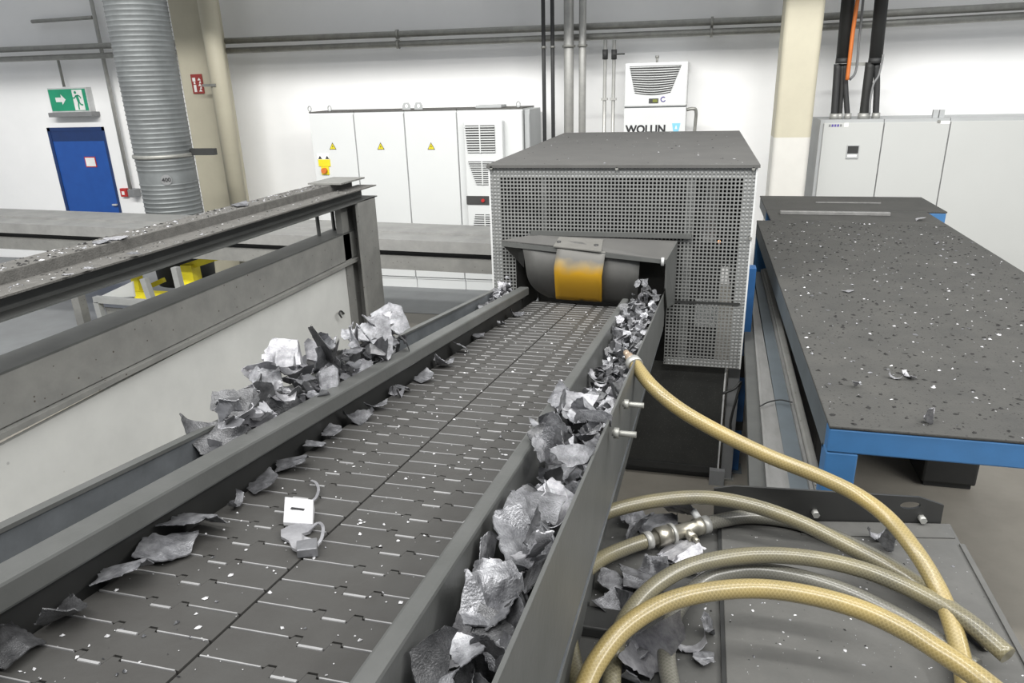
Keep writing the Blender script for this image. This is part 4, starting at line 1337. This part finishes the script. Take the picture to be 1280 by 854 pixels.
# ------------------------------------------------------------------ aluminium scrap
def scrap_mesh(seed, kind):
    rnd = random.Random(seed)
    bm_ = bmesh.new()
    nx, ny = (18, 13) if kind != 'strip' else (18, 4)
    asp = {'plate': .78, 'fold': .62, 'channel': .66, 'curl': .6, 'crumple': .7, 'strip': .2}[kind]
    ox, oy = rnd.random() * 40, rnd.random() * 40
    # irregular outline: straight torn sides cut from a sheet
    nv = rnd.randint(4, 6)
    cuts = []
    for i in range(nv):
        t_ = 2 * math.pi * (i + rnd.uniform(-.22, .22)) / nv + .4
        cuts.append((t_, rnd.uniform(.34, .48)))
    f1 = R(rnd.uniform(40, 95)) * rnd.choice((-1, 1))
    f2 = R(rnd.uniform(35, 90)) * rnd.choice((-1, 1))
    x1, x2 = rnd.uniform(.08, .28), rnd.uniform(-.28, -.08)
    sk = rnd.uniform(-.5, .5)
    cr = rnd.uniform(1.4, 3.4)
    creases = []
    for _ in range(4):
        t_ = rnd.uniform(0, 6.28)
        creases.append((math.cos(t_), math.sin(t_), rnd.uniform(-.2, .2), rnd.choice((-1, 1)) * rnd.uniform(.35, .9)))
    k_a, k_b = rnd.uniform(.015, .04), rnd.uniform(.10, .17)

    def bend(k_, f, rad=.018):
        """arc length k_ past a fold line: (advance, rise)"""
        s_ = 1 if f > 0 else -1
        f = abs(f)
        L_ = rad * f
        if k_ <= L_:
            a_ = k_ / rad
            return rad * math.sin(a_), s_ * rad * (1 - math.cos(a_))
        e_ = k_ - L_
        return rad * math.sin(f) + e_ * math.cos(f), s_ * (rad * (1 - math.cos(f)) + e_ * math.sin(f))
    vs = {}
    for i in range(nx + 1):
        for j in range(ny + 1):
            vs[i, j] = bm_.verts.new(((i / nx - .5) * 1.1 + rnd.uniform(-.012, .012), ((j / ny - .5) * 1.1 + rnd.uniform(-.012, .012)) * asp, 0))
    for i in range(nx):
        for j in range(ny):
            bm_.faces.new([vs[i, j], vs[i + 1, j], vs[i + 1, j + 1], vs[i, j + 1]])
    if kind != 'strip':
        for t_, d_ in cuts:
            n_ = Vector((math.cos(t_), math.sin(t_) / asp, 0)).normalized()
            c_ = Vector((math.cos(t_) * d_, math.sin(t_) * d_ * asp, 0))
            bmesh.ops.bisect_plane(bm_, geom=bm_.verts[:] + bm_.edges[:] + bm_.faces[:], dist=1e-5, plane_co=c_, plane_no=n_, clear_outer=True)
    else:
        for sx_ in (-1, 1):
            bmesh.ops.bisect_plane(bm_, geom=bm_.verts[:] + bm_.edges[:] + bm_.faces[:], dist=1e-5, plane_co=(sx_ * rnd.uniform(.42, .5), 0, 0), plane_no=(sx_, rnd.uniform(-.6, .6), 0), clear_outer=True)
    bmesh.ops.remove_doubles(bm_, verts=bm_.verts[:], dist=.012)
    torn = rnd.uniform(0, 6.28)
    for v in bm_.verts:
        if v.is_boundary:
            side_ = math.cos(math.atan2(v.co.y, v.co.x) - torn)
            a_ = .030 if side_ > .3 else .008
            v.co += Vector((rnd.uniform(-a_, a_), rnd.uniform(-a_, a_), 0))
    for v in bm_.verts:
        u_, v_ = v.co.x, v.co.y
        p = Vector((u_, v_, k_a * noise.noise((u_ * 2.2 + ox, v_ * 2.2 + oy, 0)) + .010 * noise.noise((u_ * 9 + ox, v_ * 9 + oy, 5))))
        if v.is_boundary:
            p.z += rnd.uniform(-.012, .012)
        if kind == 'crumple':
            for (ca, sa, off, amp) in creases:
                p.z += amp * abs(u_ * ca + v_ * sa - off)
        if kind in ('fold', 'channel', 'plate'):
            k1 = p.x + sk * p.y - x1
            if k1 > 0:
                ad, ri = bend(k1, f1 if kind != 'plate' else f1 * .45)
                p = Vector((p.x - k1 + ad, p.y, p.z + ri))
        if kind == 'channel':
            k2 = -(u_ - sk * v_ - x2)
            if k2 > 0:
                ad, ri = bend(k2, f2)
                p = Vector((p.x + k2 - ad, p.y, p.z + ri))
        if kind == 'plate':
            dd = abs(u_ + sk * v_ + .1)
            p.z += .035 * max(0, 1 - dd / .07)
        if kind in ('curl', 'strip'):
            a_ = p.x * cr
            rr_ = 1 / cr
            p = Vector((rr_ * math.sin(a_) - p.z * math.sin(a_), p.y + (.25 * p.x * sk), rr_ * (1 - math.cos(a_)) + p.z))
        v.co = p
    bmesh.ops.solidify(bm_, geom=bm_.faces[:], thickness=.02)
    c_ = sum((v.co for v in bm_.verts), Vector()) / len(bm_.verts)
    bmesh.ops.translate(bm_, verts=bm_.verts[:], vec=-c_)
    bmesh.ops.recalc_face_normals(bm_, faces=bm_.faces[:])
    for f in bm_.faces:
        f.smooth = True
    me = bpy.data.meshes.new('scrap_' + kind)
    bm_.to_mesh(me)
    bm_.free()
    me.set_sharp_from_angle(angle=R(24))
    return me


KINDS = ['plate', 'fold', 'channel', 'curl', 'crumple', 'strip']
WORDS = {'plate': 'ridged torn plate', 'fold': 'sharply folded torn plate', 'channel': 'channel-bent torn plate', 'curl': 'curled torn sheet', 'crumple': 'crumpled torn sheet', 'strip': 'narrow curved strip'}
PROTO = {(k, i, mi): None for k in KINDS for i in range(4) for mi in range(3)}
for (k, i, mi) in list(PROTO):
    if mi == 0:
        base = scrap_mesh(hash((len(k), i, ord(k[0]) * 7 + ord(k[1]))) & 0xffff, k)
        for m2, mm_ in enumerate((ALU, ALUD, ALUB)):
            me2 = base.copy() if m2 else base
            me2.materials.clear()
            me2.materials.append(mm_)
            PROTO[k, i, m2] = me2

RS = random.Random(11)


def extents(me, mx):
    ps_ = [mx @ v.co for v in me.vertices]
    return [(min(p[a_] for p in ps_), max(p[a_] for p in ps_)) for a_ in range(3)]


def put_scrap(pos, size, kind, mi, rot, label, group=None, xlim=None, zmin=None):
    me = PROTO[kind, RS.randrange(4), mi]
    o = bpy.data.objects.new('scrap_piece', me)
    rm = Matrix.Rotation(rot[2], 3, 'Z') @ Matrix.Rotation(rot[0], 3, 'X') @ Matrix.Rotation(rot[1], 3, 'Y')
    ex3 = extents(me, rm)
    pos = Vector(pos)
    if xlim:
        wid = (ex3[0][1] - ex3[0][0]) * size
        av = xlim[1] - xlim[0]
        if wid > av:
            size *= av / wid
        pos.x = min(max(pos.x, xlim[0] - ex3[0][0] * size), xlim[1] - ex3[0][1] * size)
    if zmin is not None:
        pos.z = max(pos.z, zmin - ex3[2][0] * size)
    o.matrix_world = Matrix.Translation(pos) @ rm.to_4x4() @ Matrix.Scale(size, 4)
    COL.objects.link(o)
    tag(o, label, 'scrap', group)
    return o


def rot_rand(tilt):
    return (RS.gauss(0, tilt), RS.gauss(0, tilt), RS.uniform(0, 6.28))


TONE = ('grey aluminium ', 'sooty aluminium ', 'bright aluminium ')


def lab(kind, mi, where):
    return TONE[mi] + WORDS[kind] + ' ' + where


# right-hand trough, bottom layers first
zones = [(.45, .85, 'in the nearest stretch of the outer trough'), (.85, 1.25, 'in the outer trough, second stretch from the front'), (1.25, 1.75, 'heaped in the outer trough by the rail joint'),
         (1.75, 2.5, 'in the outer trough around the nozzle'), (2.5, 3.75, 'heaped in the outer trough below the hood')]
for layer in (1, 2, 3):
    for zi, (ya, yb, wh) in enumerate(zones):
        n = (13, 11, 12, 14, 16)[zi]
        for k in range(n):
            y = ya + (yb - ya) * (k + RS.random()) / n
            xw = -.176 + (y / 4) * .029 - .006
            hs = (-.085, -.03, .03, .075)[layer] + (0, 0, .0, -.005, .015)[zi]
            crest = {0: -.015, 1: -.01, 2: .055, 3: -.015, 4: .01}[zi] if layer == 3 else 0
            if zi == 4 and y > 3.2 and layer >= 2:
                crest += .03 + .09 * (y - 3.2) / .55
            if y < .62 and layer == 3:
                continue
            h = hs + crest + RS.uniform(-.015, .015)
            big = {0: .105, 1: .105, 2: .098, 3: .066, 4: .06}[zi] * (.85 if layer < 2 else 1) * RS.uniform(.7, 1.2)
            kind = RS.choice(['plate', 'fold', 'channel', 'crumple', 'curl', 'plate', 'fold', 'strip'])
            if kind == 'strip':
                big *= 1.1
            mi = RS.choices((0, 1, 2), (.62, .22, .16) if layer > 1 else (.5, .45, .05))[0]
            above = h > .085
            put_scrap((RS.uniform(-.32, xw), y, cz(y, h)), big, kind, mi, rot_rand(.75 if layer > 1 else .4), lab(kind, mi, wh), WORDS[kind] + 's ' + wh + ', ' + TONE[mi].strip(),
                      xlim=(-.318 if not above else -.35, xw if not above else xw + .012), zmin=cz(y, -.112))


def fragments(label, n, fn, smin, smax, wts, seed):
    """small shards too many to count, kept as one object"""
    rnd = random.Random(seed)
    keys = [(k, i) for k in ('plate', 'fold', 'channel', 'crumple', 'strip') for i in range(4)]
    V, F, MI = [], [], []
    for _ in range(n):
        p, xl, zmin_ = fn(rnd)
        me = PROTO[rnd.choice(keys) + (0,)]
        rm = Matrix.Rotation(rnd.uniform(0, 6.28), 3, 'Z') @ Matrix.Rotation(rnd.gauss(0, .7), 3, 'X') @ Matrix.Rotation(rnd.gauss(0, .7), 3, 'Y')
        sz = rnd.uniform(smin, smax)
        pts = [rm @ v.co * sz for v in me.vertices]
        x0, x1 = min(q.x for q in pts), max(q.x for q in pts)
        if x1 - x0 > xl[1] - xl[0]:
            continue
        px_ = min(max(p[0], xl[0] - x0), xl[1] - x1)
        pz_ = max(p[2], zmin_ - min(q.z for q in pts))
        b0 = len(V)
        V += [(q.x + px_, q.y + p[1], q.z + pz_) for q in pts]
        m_ = rnd.choices((0, 1, 2), wts)[0]
        for f in me.polygons:
            F.append([b0 + k for k in f.vertices])
            MI.append(m_)
    me2 = bpy.data.meshes.new('scrap_fragments')
    me2.from_pydata(V, [], F)
    for m_ in (ALU, ALUD, ALUB):
        me2.materials.append(m_)
    me2.polygons.foreach_set('material_index', MI)
    o = bpy.data.objects.new('scrap_fragments', me2)
    COL.objects.link(o)
    return tag(o, label, 'scrap', kind='stuff')


FRAGA = [m_ for m_ in (ALU, ALUD, ALUB)]
fragments('small grey shards filling the outer trough between the larger scrap pieces', 620,
          lambda r_: (lambda y_: ((r_.uniform(-.32, -.17), y_, cz(y_, r_.uniform(-.10, .045) + (.03 if y_ > 2.6 else 0) + (.10 * (y_ - 3.2) if y_ > 3.2 else 0))), (-.318, -.184 + y_ / 4 * .029), cz(y_, -.112)))(r_.uniform(.45, 3.8) if r_.random() < .5 else r_.uniform(1.7, 3.8)), .03, .062, (.58, .27, .15), 21)
fragments('small sooty shards filling the core of the left scrap heap', 240,
          lambda r_: (lambda y_, h_: ((-1.01 + r_.gauss(0, .022), y_, cz(y_, h_)), (-1.056, -.968) if h_ < .14 else (-1.12, -.93), cz(y_, -.088)))(r_.uniform(1.2, 2.22), r_.uniform(-.06, .17)), .035, .08, (.40, .45, .15), 22)
# hand-placed conspicuous pieces of that trough
put_scrap((-.262, 1.62, cz(1.62, .135)), .125, 'plate', 2, (.35, .1, 1.2), 'brightest white plate on the heap beside the rail joint')
put_scrap((-.262, 1.10, cz(1.10, .085)), .150, 'plate', 0, (.25, .15, .6), 'broad grey ridged plate lying flat in the middle of the near trough')
put_scrap((-.262, .98, cz(.98, .085)), .150, 'fold', 0, (.5, -.2, 2.1), 'broad folded grey plate leaning on the ridged plate in the near trough', xlim=(-.322, -.178))
put_scrap((-.25, .80, cz(.80, .075)), .15, 'crumple', 0, (.3, .3, 1.0), 'wide crumpled sheet slumped across the nearest trough', xlim=(-.322, -.18))
put_scrap((-.205, .90, cz(.90, .115)), .12, 'strip', 2, (.1, .9, 2.4), 'bright narrow strip lying across the crumpled sheets', xlim=(-.32, -.18))
put_scrap((-.27, 1.33, cz(1.33, .12)), .12, 'crumple', 0, (.6, .3, .4), 'crumpled grey sheet overhanging the belt at the rail joint')
put_scrap((-.195, 1.40, cz(1.40, .135)), .085, 'curl', 0, (.9, .2, 3.9), 'small curled sheet tipping over the outer trough wall')
put_scrap((-.325, 1.50, cz(1.50, .115)), .10, 'strip', 0, (.2, .5, 2.6), 'jagged strip poking over the rail towards the belt')

# left-hand heap
heap = [(1.22, 2.25, 'in the heap between the left conveyor wall and rail')]
for layer in range(5):
    n = (6, 10, 15, 15, 10)[layer]
    y0_, y1_ = ((1.2, 2.25), (1.2, 2.25), (1.3, 2.2), (1.42, 2.18), (1.5, 2.1))[layer]
    for k in range(n):
        y = y0_ + (y1_ - y0_) * (k + RS.random()) / n
        h = (-.03, .05, .12, .17, .215)[layer] + RS.uniform(-.02, .02)
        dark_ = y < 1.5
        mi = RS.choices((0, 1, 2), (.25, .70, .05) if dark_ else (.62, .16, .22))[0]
        kind = RS.choice(['plate', 'fold', 'channel', 'crumple', 'curl', 'crumple'])
        sz = RS.uniform(.085, .14) * (1 if layer < 4 else .9)
        xl = (-1.058, -.968) if h < .10 else (-1.10, -.95)
        wh = ('at the dark near end of the left heap' if dark_ else 'in the bright far part of the left heap')
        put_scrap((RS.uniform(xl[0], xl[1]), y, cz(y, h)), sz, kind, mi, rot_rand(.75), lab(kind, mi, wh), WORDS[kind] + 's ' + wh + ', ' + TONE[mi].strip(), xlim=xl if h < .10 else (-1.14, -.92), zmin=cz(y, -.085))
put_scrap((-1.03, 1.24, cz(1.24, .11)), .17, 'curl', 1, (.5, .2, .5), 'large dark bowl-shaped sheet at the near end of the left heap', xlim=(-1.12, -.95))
put_scrap((-1.03, 1.33, cz(1.33, .16)), .14, 'fold', 1, (.8, .1, .4), 'dark squarish folded plate standing on the left heap')
put_scrap((-1.02, 1.55, cz(1.55, .235)), .15, 'fold', 2, (.9, .4, .3), 'tall bright folded plate crowning the left heap')
put_scrap((-.985, 1.45, cz(1.45, .155)), .11, 'strip', 2, (.4, 1.0, .8), 'bright bent strip in the middle of the left heap')
put_scrap((-1.0, 2.05, cz(2.05, .24)), .14, 'curl', 2, (.35, .2, 1.0), 'smooth pale curled sheet at the far end of the left heap')
put_scrap((-1.0, 2.16, cz(2.16, .22)), .15, 'plate', 0, (1.0, .2, .2), 'upright grey plate leaning on the frame post')
# far end of that trough under the hood
for k in range(18):
    y = RS.uniform(3.25, 3.92)
    mi = RS.choices((0, 1, 2), (.5, .2, .3))[0]
    kind = RS.choice(KINDS)
    h = .03 + .16 * (y - 3.25) / .67 * RS.random() + .03
    put_scrap((RS.uniform(-1.06, -.96), y, cz(y, h)), RS.uniform(.06, .10), kind, mi, rot_rand(.8), lab(kind, mi, 'in the left trough by the guard'), WORDS[kind] + 's by the guard, ' + TONE[mi].strip(),
              xlim=(-1.055, -.968) if h < .1 else (-1.06, -.93))
# flakes lying in the gap along the left edge of the belt
for k, y in enumerate((.50, .60, .68, .80, .90, .98, 1.1, 1.2, 1.32, 1.45, 1.55, 1.68, 1.8, 2.0, 2.15, 2.35, 2.6, 2.9, 3.2, 3.5)):
    mi = RS.choices((0, 1, 2), (.7, .22, .08))[0]
    kind = RS.choice(['plate', 'curl', 'plate', 'strip'])
    wh = 'on the nearest left belt edge' if y < 1.0 else 'halfway along the left belt edge' if y < 2.1 else 'on the far left belt edge'
    put_scrap((-.905 + RS.uniform(-.015, .02), y, cz(y, .018)), RS.uniform(.09, .135) * (1.1 if y < 1 else .8), kind, mi, (RS.gauss(0, .25), RS.gauss(.15, .2), 1.57 + RS.gauss(0, .35)), lab(kind, mi, wh), WORDS[kind] + 's ' + wh + ', ' + TONE[mi].strip(),
              xlim=(-.950, -.852), zmin=cz(y, .001))
for px_, py, s_, mi in ((492, 490, .05, 2), (546, 452, .04, 2), (500, 493, .03, 2)):
    q = UZ(px_, py, cz(2, .0))
    y = q.y
    for _ in range(6):
        q = UZ(px_, py, cz(y, .012))
        y = q.y
    put_scrap((q.x, q.y, cz(q.y, .012)), s_, 'crumple', mi, rot_rand(.5), 'small bright crumb of foil on the belt near the left rail', 'foil crumbs near the left rail', zmin=cz(q.y, .001))


def on_belt(px_, py, h=0.0):
    y = 1.0
    for _ in range(12):
        q = UZ(px_, py, cz(y, h))
        y = q.y
    return q


# the stamped casting remnant alone on the belt
q = on_belt(377, 668)
cs = thing('casting_remnant', 'torn casting with a white stamped label lying alone on the belt', 'scrap', (q.x, q.y, q.z))
# upper block with white stamped face
a0, a1 = on_belt(357, 652, .0), on_belt(394, 640, .0)
V3 = lambda p, h: Vector((p.x, p.y, cz(p.y, h)))
b_ = MB()
p1, p2, p3, p4 = on_belt(355, 660), on_belt(392, 662), on_belt(394, 640), on_belt(358, 634)
b_.hexa([V3(p1, .004), V3(p2, .004), V3(p3, .004), V3(p4, .004), V3(p1, .014), V3(p2, .014), V3(p3, .030), V3(p4, .026)])
b_.build('stamped_block', CHIP, cs, bevel=.002)
cm = (V3(p1, .014) + V3(p2, .014) + V3(p3, .030) + V3(p4, .026)) / 4
lb_ = MB().box(cm.x - .016, cm.x + .013, cm.y - .0025, cm.y + .0025, cm.z + .0015, cm.z + .003).build('stamped_mark', PRINT, cs)


def ribbon(pts, w_, m_, nm):
    P = [V3(on_belt(x_, y_), h_) for x_, y_, h_ in pts]
    P = smooth_path(P, 4)
    mbb = MB()
    for i in range(len(P) - 1):
        mbb.beam(P[i], P[i + 1] + (P[i + 1] - P[i]) * .15, w_, .003)
    return mbb.build(nm, m_, cs)


ribbon([(388, 632, .006), (396, 627, .010), (399, 618, .012), (396, 610, .012), (390, 606, .010)], .006, ALUB, 'curled_tail')
ribbon([(384, 670, .008), (398, 662, .014), (405, 668, .016), (403, 680, .012), (396, 688, .008)], .006, ALUB, 'loop_arm')
bm2 = MB()
rr = random.Random(4)
outl = [(352, 668), (362, 662), (378, 660), (392, 663), (388, 669), (378, 674), (382, 680), (396, 684), (397, 697), (380, 697), (366, 692), (362, 682), (352, 676)]
bm2.prism([V3(on_belt(*p), .012 + rr.uniform(-.004, .006)) for p in outl], (0, 0, -.006))
bm2.build('torn_web', ALUB, cs)
p1, p2, p3, p4 = on_belt(372, 699), on_belt(398, 697), on_belt(398, 684), on_belt(372, 686)
MB().hexa([V3(p1, .001), V3(p2, .001), V3(p3, .001), V3(p4, .001), V3(p1, .018), V3(p2, .020), V3(p3, .022), V3(p4, .018)]).build('end_block', ALU, cs, bevel=.002)

# scrap on the machine deck
deck = [(822, 655, .13, 0, 'fold'), (800, 665, .09, 0, 'crumple'), (848, 648, .10, 0, 'plate'), (790, 650, .08, 0, 'crumple'), (850, 692, .10, 2, 'plate'), (836, 700, .06, 2, 'strip'), (770, 740, .10, 0, 'fold'), (800, 732, .11, 0, 'plate'),
        (766, 762, .09, 0, 'channel'), (818, 722, .07, 0, 'crumple'), (862, 712, .05, 2, 'crumple'), (800, 810, .10, 0, 'fold'), (812, 835, .11, 2, 'crumple'), (790, 800, .07, 1, 'plate'), (860, 808, .09, 2, 'strip'), (884, 790, .05, 0, 'crumple'), (783, 845, .1, 0, 'curl'), (880, 822, .05, 0, 'plate')]
for k, (px_, py, s_, mi, kind) in enumerate(deck):
    zz = PZ - .012
    q = UZ(px_, py, zz + .012)
    near_ = ('beside the metal coupling' if py < 680 else 'under the second hose arch' if py < 775 else 'between the front hoses')
    lb = ('%s%s on the deck %s' % (TONE[mi], WORDS[kind], near_))
    put_scrap((q.x, q.y, zz + .01), s_ * 1.4, kind, mi, rot_rand(.28), lb, 'deck scrap: ' + lb, zmin=zz + .001)
q = UZ(1100, 672, PZ + .01)
put_scrap((q.x, q.y, PZ + .01), .12, 'strip', 2, (.1, .1, .2), 'bright strip on the deck under the yellow hose', zmin=PZ + .005)
q = UZ(1108, 685, PZ + .01)
put_scrap((q.x, q.y, PZ + .01), .08, 'crumple', 0, (.2, .1, 1.2), 'crumpled grey foil on the deck under the yellow hose', zmin=PZ + .001)
# flat flakes on the frame's top tube
for k, (px_, py, s_) in enumerate(((126, 301, .085), (170, 297, .10), (168, 318, .06), (112, 337, .05), (300, 252, .12), (85, 345, .04))):
    onf = py not in (318, 337, 345)
    zz = (1.815 if onf else 1.773)
    q = UZ(px_, py, zz + .04)
    zz += dzf(q.y) + .002
    put_scrap((min(q.x, -2.26) if onf else max(q.x, -2.2), q.y, zz + .004), s_, 'plate', 2 if k % 2 else 0, (.06, .05, .5 * k),
              ('thin foil flake on the top beam of the frame, beside the duct' if px_ == 300 else 'thin foil flake lying on the top tube of the frame' if onf else 'small foil flake lying on the flange of the frame'),
              'foil flakes on the frame, ' + ('tube' if onf else 'flange'), zmin=zz)
# pieces on the table
for px_, py, s_, kind in ((1150, 276, .09, 'fold'), (1060, 365, .06, 'plate'), (1135, 472, .09, 'strip'), (1120, 474, .08, 'strip'), (1160, 530, .05, 'crumple'), (1170, 305, .05, 'strip'), (1070, 485, .04, 'crumple')):
    q = UZ(px_, py, TZ)
    put_scrap((q.x, q.y, TZ + .006), s_, kind, 2, (.1, .1, RS.uniform(0, 6)), 'bright ' + WORDS[kind] + (' on the far half of the dusty table' if py < 400 else ' on the dusty tabletop, near half'), 'scraps on the table: ' + WORDS[kind] + (' far' if py < 400 else ' near'), zmin=TZ + .001)


# ------------------------------------------------------------------ loose grit and chips (uncountable)
def scatter(name, label, n, fn, smin, smax, mats, wts, seed, flat=.35):
    rnd = random.Random(seed)
    m_ = MB()
    for _ in range(n):
        p, nn = fn(rnd)
        s2 = smin * (smax / smin) ** (rnd.random() ** 1.6)
        m_.mi = rnd.choices(range(len(mats)), wts)[0]
        k = rnd.randint(4, 6)
        a0_ = rnd.uniform(0, 6.28)
        asp = rnd.uniform(.35, 1)
        ca, sa = math.cos(a0_), math.sin(a0_)
        base, top = [], []
        for i in range(k):
            t_ = 2 * math.pi * i / k
            r_ = s2 * rnd.uniform(.6, 1.1)
            x_, y_ = r_ * math.cos(t_), r_ * math.sin(t_) * asp
            x_, y_ = x_ * ca - y_ * sa, x_ * sa + y_ * ca
            base.append(m_.bm.verts.new((p[0] + x_, p[1] + y_, p[2] + nn * y_)))
        tp = m_.bm.verts.new((p[0] + rnd.uniform(-.3, .3) * s2, p[1] + rnd.uniform(-.3, .3) * s2, p[2] + s2 * flat * rnd.uniform(.5, 1.5)))
        for i in range(k):
            m_._q([base[i], base[(i + 1) % k], tp])
    o = m_.build(name, mats)
    return tag(o, label, 'chips', kind='stuff')


GRIT = mat('dark_grit', (.014, .0135, .013), .8)
scatter('metal_chips', 'dark grit and bright flakes strewn over the dusty table', 2600,
        lambda r_: ((r_.uniform(TX0 + .02, TX1 - .02), TY0 + .02 + (TY1 - TY0 - .04) * r_.random() ** 1.0, TZ + .0005), 0), .003, .015, [GRIT, CHIP, ALU], (.78, .10, .12), 3)
scatter('metal_chips', 'bright tiny chips strewn over the conveyor belt', 760,
        lambda r_: (lambda x_, y_: ((x_, y_, cz(y_, .0012)), SL))(r_.uniform(-.92, -.37), .35 + 3.4 * r_.random() ** 1.25), .0013, .0065, [CHIP, ALU], (.85, .15), 5, .6)
scatter('metal_chips', 'few chips strewn over the roof of the guard', 190,
        lambda r_: ((r_.uniform(GX0 + .03, GX1 - .03), r_.uniform(GY + .02, GB - .05), GZ1 + .0085), 0), .002, .010, [GRIT, CHIP, ALU], (.55, .2, .25), 6)
scatter('metal_chips', 'gritty chips strewn along the top tube of the frame', 520,
        lambda r_: (lambda y_: ((r_.uniform(-2.355, -2.24), y_, 1.8155 + dzf(y_)), -.014))(r_.uniform(1.2, 4.1)), .003, .014, [GRIT, ALU, CHIP], (.6, .28, .12), 7)
scatter('metal_chips', 'gritty chips strewn along the flange of the frame', 300,
        lambda r_: (lambda y_: ((r_.uniform(-2.215, -2.105), y_, 1.7725 + dzf(y_)), -.014))(r_.uniform(1.2, 4.45)), .002, .010, [GRIT, ALU, CHIP], (.45, .35, .2), 8)
scatter('metal_chips', 'chips and shavings strewn over the machine deck plate', 420,
        lambda r_: ((r_.uniform(.14, .79), r_.uniform(1.0, 1.99), PZ + .0005), 0), .001, .006, [CHIP, ALU, GRIT], (.5, .3, .2), 9)
scatter('metal_chips', 'chips strewn over the side plate of the machine deck', 260,
        lambda r_: ((r_.uniform(-.25, .115), r_.uniform(1.0, 1.96), PZ - .0115), 0), .0013, .0065, [CHIP, ALU, GRIT], (.4, .35, .25), 10)
